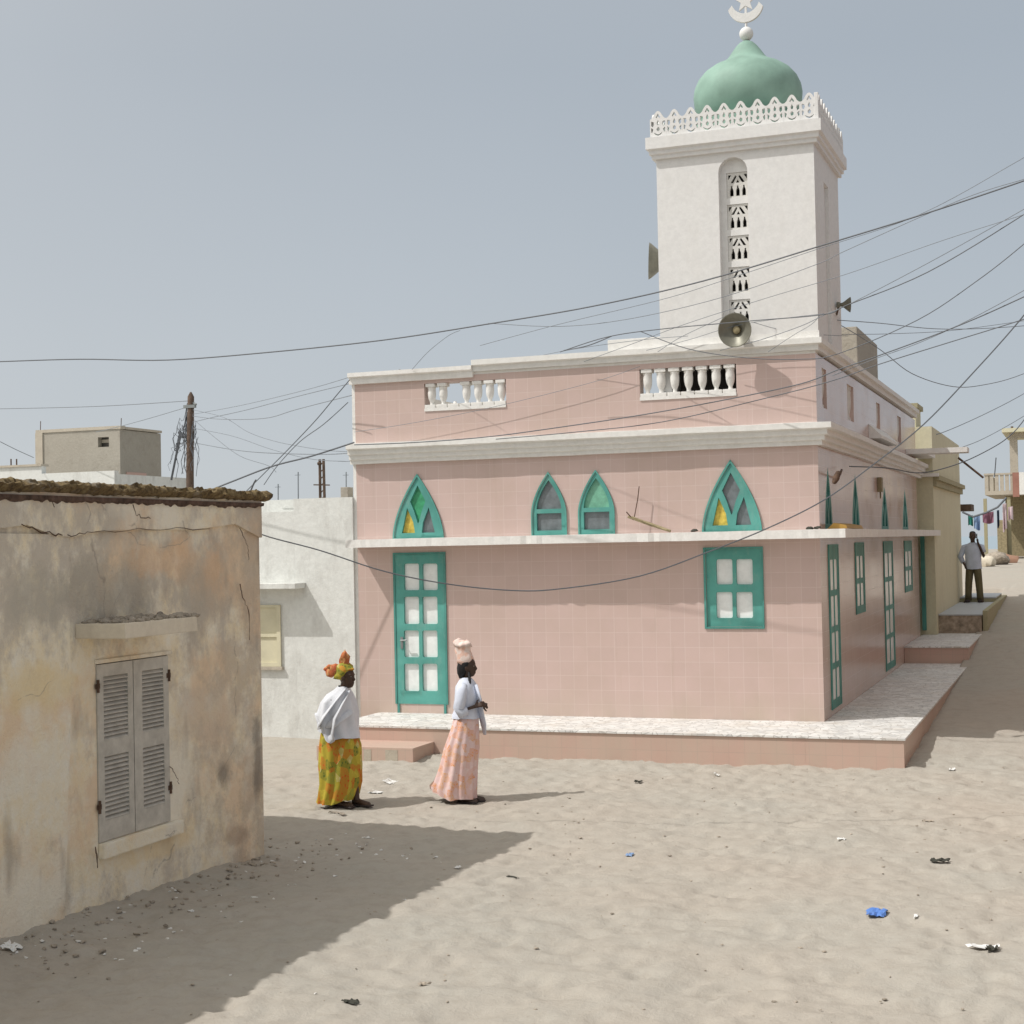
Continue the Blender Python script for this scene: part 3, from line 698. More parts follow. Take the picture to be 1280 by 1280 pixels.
# back of the niche around the five grilles
gx0, gx1 = Fp(907.7,300)[0], Fp(935.2,300)[0]
rowsG = [(213,245),(253,285),(292.5,324.5),(332,365),(373,403)]
gh = []
for a,b_ in rowsG: gh.append(rect(gx0, Fp(920,b_)[1], gx1, Fp(920,a)[1]))
MB().holes([(nx0-.02,nzb-.02),(nx1+.02,nzb-.02),(nx1+.02,nzt+.02),(nx0-.02,nzt+.02)], gh, fmap(TYF+.10), fmap(TYF+.19)).build('niche_back', 'tower_white', minaret)
for (x0,z0),_,(x1,z1),_ in gh:
    W_ = x1-x0; H_ = z1-z0; N = lambda u, t_: (x0+W_*u, z0+H_*t_)
    hl = []
    for c in (.22,.5,.78):
        hl.append([N(c-.085,.08),N(c+.085,.08),N(c+.085,.30),N(c+.035,.42),N(c+.035,.49),N(c-.035,.49),N(c-.035,.42),N(c-.085,.30)])
    hl.append([N(.40,.90),N(.17,.60),N(.30,.60),N(.47,.86)])
    hl.append([N(.60,.90),N(.53,.86),N(.70,.60),N(.83,.60)])
    hl.append([N(.42,.60),N(.58,.60),N(.5,.73)]); hl.append([N(.07,.92),N(.07,.72),N(.22,.92)]); hl.append([N(.93,.92),N(.78,.92),N(.93,.72)])
    MB().holes(rect(x0+.002,z0+.002,x1-.002,z1-.002), hl, fmap(TYF+.115), fmap(TYF+.16)).build('grille', 'grille_white', minaret)
# minaret cornice (square ring profile)
def square_ring(prof, z0, name, mt, parent, inner=.2):
    mb = MB(); rg = []
    for p, z in prof:
        rg.append([mb.bm.verts.new(q_) for q_ in ((TXL-p,TYF-p,z0+z),(TXR+p,TYF-p,z0+z),(TXR+p,TYB+p,z0+z),(TXL-p,TYB+p,z0+z))])
    mb.skin(rg, True); return mb.build(name, mt, parent)
square_ring([(.004,-.07),(.05,-.07),(.05,-.02),(.08,-.01),(.08,.04),(.118,.06),(.118,.22)], 8.17, 'minaret_cornice', 'tower_white', minaret)
# crenellation of pierced concrete motifs
ZC = 8.391; CH = .365
def motif(n_):
    W_ = 1.0
    def ring(cx, cz, rx, rz, a0, a1, k=12): return [(cx+rx*math.cos(R(a0+(a1-a0)*i/k)), cz+rz*math.sin(R(a0+(a1-a0)*i/k))) for i in range(k+1)]
    out = [(.0,0),(1,0),(1,.70),(.92,.71),(.80,.78),(.70,.90),(.60,.975),(.5,1.0),(.40,.975),(.30,.90),(.20,.78),(.08,.71),(0,.70)]
    hl = []
    hl.append([(.5,.90),(.36,.76),(.40,.72),(.5,.80),(.60,.72),(.64,.76)])          # small gable slot
    hl.append([(.5,.66),(.42,.55),(.44,.47),(.56,.47),(.58,.55)])                   # drop
    hl.append([(.5,.40),(.40,.33),(.42,.26),(.5,.22),(.58,.26),(.60,.33)])          # round eye
    hl.append([(.07,.62),(.07,.46),(.18,.40),(.25,.50),(.22,.60)]); hl.append([(.93,.62),(.78,.60),(.75,.50),(.82,.40),(.93,.46)]); hl.append([(.07,.38),(.07,.22),(.13,.18),(.2,.32)]); hl.append([(.93,.38),(.8,.32),(.87,.18),(.93,.22)])
    hl.append([(.22,.20),(.34,.10),(.5,.06),(.66,.10),(.78,.20),(.66,.155),(.5,.115),(.34,.155)])
    return out, hl
def crenel(axis_, a0, a1, off, sgn, n_):
    cr = None
    wm = (a1-a0)/n_
    for k in range(n_):
        o_, h_ = motif(k); f_ = lambda pl: [(a0+wm*(k+.002+u*.996), ZC+CH*v) for u,v in pl]
        mb = MB(); mp = fmap if axis_ == 'x' else smap
        mb.holes(f_(o_), [f_(q_) for q_ in h_], mp(off), mp(off+sgn*.05))
        # raised band along the base curve
        mb.build('crenel', 'tower_white', minaret)
crenel('x', TXL-.06, TXR+.08, TYF-.07, 1, 10)
crenel('y', TYF-.018, TYB+.06, TXR+.08, -1, 10)
crenel('x', TXL-.06, TXR+.08, TYB+.07, -1, 10)
crenel('y', TYF-.018, TYB+.06, TXL-.06, 1, 10)
MB().box((TXR+.03, TYF-.075, ZC), (TXR+.085, TYF-.0195, ZC+CH*.98), .01).build('corner_post', 'tower_white', minaret)
# dome
dc = Vector(((TXL+TXR)/2, (TYF+TYB)/2, 0))
def dpt(px, py): return yp(px, py, dc.y)
s_ = (yp(1000,110,dc.y)-yp(870,110,dc.y)).length/130
zref = lambda y: dpt(936, y).z
prof_px = [(50,160),(60,145),(65.5,132),(66.5,120),(65,110),(60.5,100),(53,91),(43,84),(33,79.5),(25.5,75),(21.5,70),(17.5,64),(13,58),(8.5,53.5),(4,51),(1.0,50)]
dome = MB().lathe([(r*s_, zref(y)) for r,y in prof_px], (dc.x, dc.y, 0), 48).build('dome', 'dome', minaret, True)
dome_zb = zref(160)
mbx((TXL+.13, TYF+.13, TZ1+.051), (TXR-.13, TYB-.13, ZC+.04)).build('minaret_roof', 'tower_white', minaret)
MB().lathe([(.62*1.3, ZC-.02),(.62*1.3, dome_zb+.05)], (dc.x,dc.y,0), 32).build('dome_drum', 'dome', minaret)
# finial: ball, rod, crescent and star, as one piece on the dome
fb = MB(); cz = zref(42); fb.sphere((dc.x,dc.y,cz), 8.6*s_, 20)
fb.tube([(dc.x,dc.y,zref(52)),(dc.x,dc.y,zref(24))], .018, 8)
cc = zref(5.5); ro = 22*s_; ri = 17.5*s_
outer = [(dc.x+ro*math.cos(R(a)), cc+ro*math.sin(R(a))) for a in range(-168,-11,6)]
inner = [(dc.x+ri*math.cos(R(a)), cc+.075+ri*math.sin(R(a))) for a in range(-18,-163,-6)]
fb.holes(outer+inner, [], fmap(dc.y-.025), fmap(dc.y+.025))
sc_ = zref(1); rs_ = 14*s_
star = [(dc.x+(rs_ if k%2==0 else rs_*.42)*math.sin(R(36*k)), sc_+(rs_ if k%2==0 else rs_*.42)*math.cos(R(36*k))) for k in range(10)]
fb.holes(star, [], fmap(dc.y-.02), fmap(dc.y+.02))
fb.box((dc.x-.015,dc.y-.015,sc_-rs_*1.25),(dc.x+.015,dc.y+.015,sc_-rs_*.3))
fb.build('finial', 'tower_white', minaret, True)
# roof block on the mosque (grey cement stair head)
ra = xp(1058, 440, X0-.3)
p0 = yp(1070,450,30.5); p1 = yp(1097,450,30.5); zt = yp(1085,432,30.5).z
MB().box((p1.x-2.6, 27.6, 4.36), (p1.x, 30.5, zt), .02).build('stair_head', 'block', mosque)

# ---------------------------------------------------------------- loudspeakers
def horn(loc, axis_, scale, label, mtin='horn_brown', bracket=None, kz=1):
    e = empty('horn_loudspeaker', loc, label, 'loudspeaker', 'horn loudspeakers on the minaret')
    a = Vector(axis_).normalized(); L = Vector(loc); k = scale; kz = kz*k
    bell = [(.235,.30),(.245,.31),(.24,.315),(.22,.27),(.16,.17),(.10,.08),(.06,.0),(.05,-.05),(.05,-.09)]
    outp = [(r*k, z*kz) for r,z in [(.05,-.10),(.062,-.05),(.072,.0),(.112,.08),(.172,.17),(.232,.27),(.250,.31),(.238,.312),(.218,.262),(.158,.162),(.096,.072),(.05,.0),(.04,-.03)]]
    MB().lathe(outp, L, 28, a).build('horn_bell', 'horn', e, True)
    MB().lathe([(r*k, z*kz) for r,z in [(.01,.0),(.055,.02),(.06,.05),(.052,.13),(.03,.15),(.01,.155)]], L, 16, a).build('reflector', mtin, e, True)
    MB().lathe([(r*k, z*kz) for r,z in [(.085,-.24),(.095,-.22),(.095,-.12),(.06,-.09)]], L, 18, a).build('driver', 'horn', e, True)
    s = L - a*.05*kz
    tgt = Vector(bracket)
    MB().tube([s - a*.08*kz, s - a*.08*kz + (tgt-s)*.5 + Vector((0,0,-.05)), tgt], .014, 6).build('bracket', 'rust', e)
    return e
# front one points out of the facade, hangs low in front of the niche
p = yp(919, 412, Y0-.34)
horn((p.x, p.y+.13, p.z+.01), (-.08,-1,-.12), .92, 'horn loudspeaker facing the square, its round mouth in front of the narrow grilles', bracket=(p.x+.1, Y0-.001, p.z-.05), kz=.42)
p = yp(811, 330, 21.2)
horn((TXL-.02-.11, 21.2, p.z+.02), (-1,-.25,.05), 1.06, 'horn loudspeaker on the left face of the minaret, seen from the side against the sky', bracket=(TXL, 21.3, p.z+.02), kz=.72)
p = xp(1040, 383, TXR+.12)
horn((TXR+.10, 21.9, yp(1043,383,22.0).z), (.95,.25,-.02), .44, 'smallest horn loudspeaker, on the shaded right face of the minaret', bracket=(TXR-.0, 22.0, yp(1043,383,22.0).z-.12), kz=.8)
# debris on the ledge: snapped antenna boom
q0 = hz(784, 646, ZL1+.14); 
an = empty('broken_antenna', (-6.3, Y0-.2, ZL1), 'broken antenna boom lying on the white front ledge beside the right pointed window', 'antenna')
a0 = yp(785,646,Y0-.14); a1 = yp(838,661,Y0-.22); a1.z = ZL1+.02
MB().tube([a0, a0.lerp(a1,.5), a1], [.018,.026,.02], 6).tube([a0+Vector((.06,-.02,.0)), a1+Vector((-.02,-.06,.01))], .012, 5).build('boom', 'plank', an)
MB().tube([yp(793,646,Y0-.13), yp(797,625,Y0-.12), yp(799,608,Y0-.12)], .007, 5).tube([yp(783,640,Y0-.15), yp(792,650,Y0-.16)], .008, 5).build('rod', 'rust', an)
yb = MB(); c0 = xp(1048,657,X0+.22); c1 = xp(1068,657,X0+.22)
yb.prism([(X0+.08, c0.y, ZL1+.002),(X0+.34, c0.y, ZL1+.002),(X0+.32, c0.y, ZL1+.05),(X0+.16,c0.y,ZL1+.08)], (0, c1.y-c0.y, 0)).noisy(.015, 8)
tag(yb.build('plastic_crate_lid', 'yellow_box'), 'ochre yellow lid lying on the side ledge between two pointed windows', 'lid')
lamp = empty('wall_lamp', (X0, Sp(1045,596)[0], Sp(1045,596)[1]), 'small dark lamp on a bent arm fixed high on the mosque side wall', 'lamp')
a0 = xp(1045,596,X0+.30); MB().tube([(X0, a0.y+2.2, a0.z+.05),(X0+.2,a0.y+1.2,a0.z+.14),(X0+.3, a0.y+.35, a0.z+.04)], .015, 6).build('arm', 'rust', lamp)
MB().lathe([(.012,-.14),(.035,-.11),(.045,.0),(.03,.08),(.012,.10)], (X0+.3, a0.y, a0.z-.02), 12, (-.25,-1,-.9)).build('lamp_head', 'rust', lamp, True)
a0 = xp(1101,607,X0+.05)
tag(MB().box((X0+.001,a0.y-.10,a0.z-.11),(X0+.08,a0.y+.10,a0.z+.14),.012).tube([(X0+.04,a0.y,a0.z-.11),(X0+.04,a0.y,a0.z-.22)],.014,6).build('meter_box', 'horn_brown'), 'brown electric box high on the mosque side wall', 'electric box')
# odds and ends on the front ledge
for i,(px,py) in enumerate(((868,659),(1012,657),(1022,658))):
    c = hz(px,py+3,ZL1+.01)
    c.y = Y0-.25; c.x = yp(px,py,c.y).x
    mb = MB().sphere((c.x,c.y,ZL1+.018), (.05,.04,.022), 8).noisy(.02, 25, i)
    tag(mb.build('rubble_lump','dark_scrap'), ['small dark clod on the ledge next to the right pointed window','dark clod on the ledge near the mosque corner, left one of a pair','dark clod on the ledge closest to the mosque corner'][i], 'clod')

# ---------------------------------------------------------------- ochre house
XH = -7.26; YH = 12.62; ZR = 3.335
house = empty('ochre_house', (XH, YH, 0), 'low weathered ochre house with grey louvred shutters in the left foreground', 'house')
def Hp(px, py): q_ = xp(px, py, XH); return (q_.y, q_.z)
hy0 = Hp(121, 940)[0]; hy1 = Hp(210.5, 920)[0]; hz1 = (Hp(121,831.6)[1]+Hp(209.4,817.5)[1])/2; hz0 = (Hp(122,1055)[1]+Hp(209.4,1027)[1])/2
hb = MB()
hb.holes(rect(3.5, -.4, YH, ZR), [rect(hy0,hz0,hy1,hz1)], smap(XH), smap(XH-.25))
# finer surface so that the render sags and bulges
bmesh.ops.remove_doubles(hb.bm, verts=hb.bm.verts, dist=1e-5)
hb.box((-15, YH-.25, -.4), (XH-.251, YH, ZR)); hb.box((-15, 3.5, -.4), (XH-.251, 3.75, ZR)); hb.box((-15,3.751,-.4),(-14.75,YH-.251,ZR))
hb.build('wall', 'house', house)
# thicker render left of the seam
sy = Hp(84, 730)[0]
mb = MB(); nseg = 40
zs0 = Hp(84, 800)[1]; zs1 = Hp(84, 668)[1]
for k in range(1):
    pts = [(XH, 3.5, -.3)]
edge = [(XH+.001, sy+.03*noise.noise(Vector((0,0,k*.7)))-.25*max(0,(.6-k/20)), -.35+(zs1+.35)*k/20) for k in range(21)]
pl = [(a[1],a[2]) for a in edge]
pl = [(3.45,-.35)] + pl + [(3.45, zs1+.06)]
MB().holes(pl, [], smap(XH+.022), smap(XH+.001)).build('render_patch', 'house', house)
# upper band, slightly proud, ending in the long crack
band = [(3.46,zs1+.065)]
crk = [(0,660),(28,656),(60,668),(85,672),(115,664),(170,662),(240,662),(290,655),(322,672)]
bl = [Hp(*c) for c in crk]
MB().holes([(3.46, bl[0][1])]+[(a,b_) for a,b_ in bl if a < YH-.01]+[(YH-.002, bl[-1][1]),(YH-.002, ZR-.02),(3.46,ZR-.02)], [], smap(XH+.034), smap(XH+.023 if False else XH+.001)).build('upper_band', 'house', house)
def crack(pts, wdt=.008):
    mb = MB(); P = [xp(px, py, XH+.036) for px,py in pts]
    fine = []
    for a,b_ in zip(P,P[1:]):
        for k in range(6): fine.append(a.lerp(b_,k/6)+Vector((0, noise.noise(a*9+Vector((k,0,0)))*.03, noise.noise(a*7+Vector((0,k,3)))*.03)))
    fine.append(P[-1])
    mb.tube(fine, [wdt*.62*(.3+abs(noise.noise(q_*6))) for q_ in fine], 5); mb.build('crack', 'rust', house)
crack([(165,632),(171,645),(188,648)]); crack([(58,622),(68,634)]); crack([(300,662),(310,682),(311,700)]); crack([(300,730),(303,745),(311,762),(312,800)]); crack([(28,655),(52,665),(78,669)], .014); crack([(85,671),(115,664),(200,662),(262,661)], .007)
crack([(213,960),(222,972),(224,980)]); crack([(120,1060),(122,1085)], .012)
# roof slab, crumbling edge
rb = MB(); n1_ = 620
ya, yb_ = 3.2, YH+.10
secs = []
bp = [(-.05,-.028),(.02,-.028),(.045,-.026),(.065,-.018),(.08,-.006),(.10,.010),(.095,.026),(.07,.040),(.05,.050),(.03,.056),(.0,.06),(-.05,.06)]
for k in range(n1_+1):
    y = ya+(yb_-ya)*k/n1_; lowf = noise.noise(Vector((y*1.1,0,0)))*.04
    sec = []
    for i,(dx_,dz_) in enumerate(bp):
        v = Vector((y*9, i*.9, 0)); e_ = 0 if i in (0,len(bp)-1) else 1
        n_ = noise.noise(v)*.5+noise.noise(v*2.7+Vector((5,5,5)))*.4+noise.noise(v*.35)*.6
        sec.append(rb.bm.verts.new((XH+dx_+e_*(lowf+n_*.042*min(1,abs(dx_)*12+.2)), y, ZR+dz_+e_*n_*.042*(1 if i>2 else .5))))
    for q_ in ((XH-.6,y,ZR+.07),(-15.2,y,ZR+.06),(-15.2,y,ZR-.03)): sec.append(rb.bm.verts.new(q_))
    secs.append(sec)
rb.skin(secs, True); roof = rb.build('roof', 'roof_edge', house, True)
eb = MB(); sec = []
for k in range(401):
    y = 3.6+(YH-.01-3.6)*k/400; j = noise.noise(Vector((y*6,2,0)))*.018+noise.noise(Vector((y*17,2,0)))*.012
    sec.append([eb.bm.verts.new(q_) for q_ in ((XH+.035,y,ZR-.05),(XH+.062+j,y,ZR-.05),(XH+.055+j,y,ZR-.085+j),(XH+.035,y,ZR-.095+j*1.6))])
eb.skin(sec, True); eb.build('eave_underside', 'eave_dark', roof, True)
# tufts / broken mortar along the eave
# window canopy
cyn = Hp(94, 790)[0]; xo = yp(157, 790, cyn).x; cyf = xp(247, 785, xo).y
zt_ = xp(157, 776, xo).z; zb_ = xp(157, 798, xo).z
cz1 = (zt_+xp(247,775,xo).z)/2; cz0_ = (zb_+xp(247,790,xo).z)/2
can = MB().box((XH+.001, cyn, cz0_), (xo, cyf, cz1), .008).noisy(.008, 9).build('canopy', 'canopy_render', house)
rbm = MB(); rnd = random.Random(5)
for k in range(130):
    y = rnd.uniform(cyn+.05, cyf+.1); x = rnd.uniform(XH+.02, xo-.03); s = rnd.uniform(.012,.035)
    rbm.sphere((x, y, cz1+s*.4), (s*rnd.uniform(.7,1.5), s*rnd.uniform(.8,1.6), s*rnd.uniform(.5,1.1)), 6)
rbm.noisy(.012, 40); rbm.build('mortar_rubble', 'rubble', can)
# shutters
mid = Hp(166.2, 930)[0]
def shutter(y0, y1, la, lb):
    z0, z1 = hz0+.005, hz1-.005; H_ = z1-z0
    o1 = rect(la, z0+H_*.115, lb, z0+H_*.475); o2 = rect(la, z0+H_*.565, lb, z1-H_*.07)
    s = MB().holes(rect(y0,z0,y1,z1), [o1,o2], smap(XH+.012), smap(XH-.028)).build('shutter', 'shutter', house)
    for o_ in (o1,o2):
        n_ = 15 if o_ is o2 else 14; mb = MB()
        for k in range(n_):
            z = o_[0][1]+(o_[2][1]-o_[0][1])*(k+.5)/n_
            mb.prism([(XH+.011, la+.001, z-.016),(XH+.011,la+.001,z-.008),(XH-.026,la+.001,z+.022),(XH-.026,la+.001,z+.014)], (0, lb-la-.002, 0))
        mb.build('louvres', 'shutter', s)
    for zz in (.2,.88) :
        yy = y0 if y0 == hy0+.004 else y1
        MB().tube([(XH+.018, yy, z0+H_*zz-.05),(XH+.018, yy, z0+H_*zz+.05)], .012, 8).box((XH+.0125,yy-.03,z0+H_*zz-.02),(XH+.016,yy+.03,z0+H_*zz+.02)).build('hinge', 'rust', s)
shutter(hy0+.004, mid-.006, Hp(128.3,900)[0], Hp(158.8,900)[0])
shutter(mid+.006, hy1-.004, Hp(176.7,900)[0], Hp(203.3,900)[0])
mbx((XH-.24, hy0-.1, hz0-.1), (XH-.06, hy1+.1, hz1+.1)).build('dark_room', 'void', house)
MB().box((XH+.001, hy0-.0, hz0-.12), (XH+.06, hy1+.12, hz0-.003), .012).noisy(.006, 8).build('sill', 'house', house)
MB().box((XH+.001, hy0-.02, hz1+.004), (XH+.02, hy1+.05, hz1+.035), .006).build('lintel', 'house', house)

# ---------------------------------------------------------------- white building beside the mosque
YW = 20.27
XWR = XL-.052; ztp = yp(400, 622.5, YW).z; XWL = yp(367, 640, YW).x
wbld = empty('white_house', (XWR, YW, 0), 'whitewashed house with a cream shutter, squeezed between the ochre house and the mosque', 'house')
mb = MB(); mb.box((XWL, YW, -.4), (XWR, YW+.25, ztp)); zl = yp(345,640,YW).z
mb.box((-16, YW, -.4), (XWL-.001, YW+.25, zl)); mb.box((-16, YW+.9, zl-.3), (XWL+.02, YW+1.1, yp(345,625,YW+.9).z)); mb.box((-16, YW+.251,zl-.35),(XWR-.251,YW+5,zl-.25))
mb.box((XWL-.02, YW+.251, zl-.249), (XWL+.15, YW+.899, ztp-.02))
mb.build('wall', 'whitewash', wbld)
xr = yp(370,735,YW-.3).x; zc = yp(370,735,YW-.3).z
MB().box((-16, YW-.33, zc-.01), (xr, YW-.001, zc+.07), .006).build('canopy', 'whitewash', wbld)
sx1 = yp(352,800,YW).x; z1 = yp(345,756,YW).z; z0 = yp(345,833,YW).z
sh = MB().holes(rect(sx1-1.0,z0,sx1,z1), [rect(sx1-.93+.475*k, z0+.06+(z1-z0-.06)*.5*j, sx1-.54+.475*k, z0+(z1-z0-.04)*.5*(j+1)) for k in (0,1) for j in (0,1)], fmap(YW-.035), fmap(YW-.012)).build('shutter', 'cream_shutter', wbld)
mbx((sx1-.99,YW-.0115,z0+.01),(sx1-.01,YW-.001,z1-.01)).build('shutter_panel','cream_shutter',sh)
MB().box((sx1-1.1,YW-.06,z0-.05),(sx1+.03,YW-.001,z0-.002),.004).build('sill','concrete',wbld)
bx = yp(434,614,YW+.12)
mbx((bx.x-.06,YW+.02,ztp),(bx.x+.06,YW+.2,ztp+.15),.01).build('block', 'block', wbld)
# thin antenna mast lattice beyond
mast = empty('lattice_mast', (yp(402,600,32).x,32,0), 'small dark lattice mast rising behind the white house roof', 'mast')
mt0 = yp(403,612,32); mt1 = yp(402,574,32); mb = MB()
for dx in (-.07,.07): mb.tube([(mt0.x+dx,32,2.0),(mt1.x+dx*.7,32,mt1.z)], .035, 5)
for k in range(12):
    z = 3+ (mt1.z-3)*k/12; mb.tube([(mt0.x-.07,32,z),(mt0.x+.07,32,z+.12)], .015, 4)
mb.tube([(mt0.x,32,0),(mt0.x,32,2.2)], .12, 6); mb.build('lattice','wood_pole',mast)
MB().tube([(mt1.x-.22,32,mt0.z+.12),(mt1.x+.2,32,mt0.z+.1)], .02, 4).tube([(mt1.x-.1,32,mt1.z-.1),(mt1.x-.02,32,mt1.z-.1)], .04, 6).build('crossarm','wood_pole',mast)
for i,(px,top,bot) in enumerate(((347,605,625),(372,590,622),(432,590,612))):
    a = yp(px,top,22); c = yp(px,bot,22)
    tag(MB().tube([(a.x,22,c.z-.3),(a.x+.01,22,a.z)], .010, 5).tube([(a.x-.05,22,a.z-.05),(a.x+.05,22,a.z-.05)],.006,4).build('aerial','wire_grey'), ['short rod aerial above the left end of the white house roof','taller thin aerial over the middle of the white house roof','thin aerial beside the mosque corner'][i], 'aerial', 'aerials behind the white house roof')

# ---------------------------------------------------------------- distant block building at left
YB = 41.0
blk = empty('block_building', (yp(47,600,YB).x,YB,0), 'unfinished cement block building with starter bars, behind the ochre house roof', 'building')
xa = yp(47,560,YB).x; xb = yp(150,560,YB).x; zt = yp(150,536,YB).z
yy = YB
while True:
    q_ = Vector((xb, yy, zt)) - CP; c_ = Mw.transposed() @ q_
    if 640+F*c_.x/c_.z > 199 or yy > 60: break
    yy += .1
wx0,wz0 = yp(122.5,559,YB).x, yp(122.5,559,YB).z; wx1,wz1 = yp(136,546,YB).x, yp(136,546,YB).z
mb = MB(); mb.holes(rect(xa,-1,xb,zt), [rect(wx0,wz0,wx1,wz1)], fmap(YB), fmap(YB+.2)); mb.box((xb-.2,YB+.201,-1),(xb,yy,zt-.02)); mb.box((xa,yy-.2,-1),(xb-.201,yy,zt-.05)); mb.box((xa,YB+.201,-1),(xa+.2,yy-.201,zt-.02))
mb.build('wall','block',blk)
MB().box((xa-.05,YB-.03,zt+.001),(xb+.05,YB+.24,zt+.10)).box((xa+.02,YB+.21,zt-.4),(xb-.02,yy-.05,zt-.3)).box((xb-.205,YB+.245,zt+.001),(xb+.05,yy,zt+.08)).box((xa-.06,YB-.04,2),(xa+.22,YB-.001,zt)).build('roof_slab','concrete',blk)
mbx((wx0-.1,YB+.25,wz0-.1),(wx1+.1,YB+.6,wz1+.1)).build('window','void',blk)
mb = MB()
for px,h in ((48,.3),(149,.25)): a = yp(px,545,YB).x; mb.tube([(a,YB+.1,zt),(a+.02,YB+.1,zt+h+.1)],.012,4)
mb.build('starter_bars','rust',blk)
pz = yp(150,590,YB)
MB().box((xb+.001,YB+.3,yp(160,604,YB).z-.6),(xb+.03,yy-.9,yp(160,589,YB).z)).build('pink_dado','tile_plinth',blk)
# low pale roofs in front of it
low = empty('pale_outbuilding', (yp(75,600,36).x,36,0), 'low pale roof between the cement block building and the ochre house eave', 'building')
xa = yp(-60,590,36).x; xm = yp(52,590,36).x; xb2 = yp(143,590,36).x
MB().box((xa,36,-1),(xm,36.2,yp(20,584,36).z)).box((xm+.001,36,-1),(xb2,36.2,yp(100,590,36).z)).box((xa,36.201,-1),(xb2,40,yp(100,594,36).z)).build('wall','whitewash',low)
MB().box((xa,35.95,yp(20,584,36).z+.001),(xm+.02,36.3,yp(20,584,36).z+.06)).build('coping','concrete',low)
mb = MB()
for px in (11,18): a = yp(px,583,36); mb.tube([(a.x,36.1,a.z-.1),(a.x,36.1,a.z+.22)],.02,4)
mb.tube([(yp(32,583,36).x,36.1,a.z),(yp(47,582,36).x,36.1,a.z+.03)],.03,4); mb.build('starter_bars','rust',low)

# ---------------------------------------------------------------- utility pole with tangle
YPo = 34.0
pt = yp(238.5,490,YPo); pole = empty('utility_pole', (pt.x,YPo,0), 'leaning-free wooden utility pole tangled with drop wires, behind the ochre house', 'utility pole')
pole['label'] = 'brown wooden utility pole tangled with drop wires, behind the ochre house'
MB().tube([(yp(236.5,690,YPo).x,YPo,-.5),(yp(237,560,YPo).x,YPo,4.9),(pt.x,YPo,pt.z-.12),(pt.x,YPo,pt.z)], [.11,.10,.085,.02], 10).build('pole','wood_pole',pole,True)
rnd = random.Random(11); mb = MB()
def P(px,py,y=YPo): return yp(px,py,y)
for k in range(22):
    sgn = -1 if k < 16 else 1
    a = P(237+sgn*3, rnd.uniform(503,560)); sp = rnd.uniform(4,26) if sgn < 0 else rnd.uniform(3,11)
    b1 = P(237+sgn*sp*.8, rnd.uniform(520,560), YPo-.3+rnd.random()*.6); b2 = P(237+sgn*sp, rnd.uniform(560,600), YPo-.3+rnd.random()*.6)
    pts = [a.lerp(b1,t_/4) + Vector((0,0,-.25*math.sin(PI*t_/4))) for t_ in range(4)] + [b1.lerp(b2,t_/4)+Vector((.06*math.sin(t_*2+k),0,0)) for t_ in range(5)]
    mb.tube(pts, rnd.uniform(.005,.011), 4)
mb.build('drop_wires','wire',pole)
MB().tube([P(224,540),P(229,546),P(236,545)], .05, 6).tube([P(222,560),P(225,545),P(226,540)],.035,5).tube([P(214,600),P(220,570),P(224,553)],.03,5).build('cable_clamp','wire',pole)
MB().box((pt.x-.17,YPo-.1,pt.z-.42),(pt.x+.17,YPo-.02,pt.z-.34)).tube([P(240,503),P(245,506)],.04,6).build('insulator_bar','metal_grey',pole)

# ---------------------------------------------------------------- cream building and terraces up the street
YC = 33.55; X1 = X0+.30
crm = empty('cream_house', (X1,YC,.9), 'cream painted house with white slab ledges, next door beyond the mosque', 'house')
zc1 = yp(1160,533,YC).z; YCE = xp(1201,650,X1).y
z_sl = xp(1166,562,X1).z
mb = MB(); mb.box((-9,YC,-.3),(X1,YC+.25,zc1)); 
# side wall with falling top
ztE = xp(1200,558,X1).z
mb.prism([(X1,YC+.251,-.3),(X1,YCE,-.3),(X1,YCE,ztE),(X1,YC+.251,zc1-.0)],(-.25,0,0)); mb.box((-9,YCE-.25,-.3),(X1-.251,YCE,ztE))
mb.build('wall','cream',crm)
zsl = yp(1150,566,YC-.2).z
sa_ = yp(1209,562,31.2); sz_ = yp(1165,566.5,31.2).z
MB().box((X0+.003,31.2,sz_),(sa_.x,31.75,sz_+.10)).box((X0+.003,31.751,sz_+.01),(X1+.06,YC-.001,sz_+.09)).build('slab','white',crm)
zsl2 = yp(1150,596,YC-.2).z
MB().box((-7,YC-.16,zsl2),(X1+.13,YC-.001,zsl2+.07)).build('ledge','white',crm)
MB().box((X1+.001,YC+.001,zsl2-.2),(X1+.07,YCE,zsl2-.07)).box((X1+.001,YC+.001,zsl2-.069),(X1+.13,YCE,zsl2+.03)).build('cornice','olive',crm)
rr_ = yp(1144,504,YC+.1)
MB().box((-7,YC+.1,zc1+.001),(rr_.x,YC+1.2,rr_.z-.1)).build('roof_room','cream',crm)
MB().box((-7.1,YC+.05,rr_.z-.099),(rr_.x+.05,YC+1.3,rr_.z)).build('roof_slab','olive',crm)
MB().tube([(X1+.05,YCE-1,xp(1200,575,X1).z),(X1+.65,YCE-1,xp(1200,600,X1).z)],.03,5).build('spout','rust',crm)
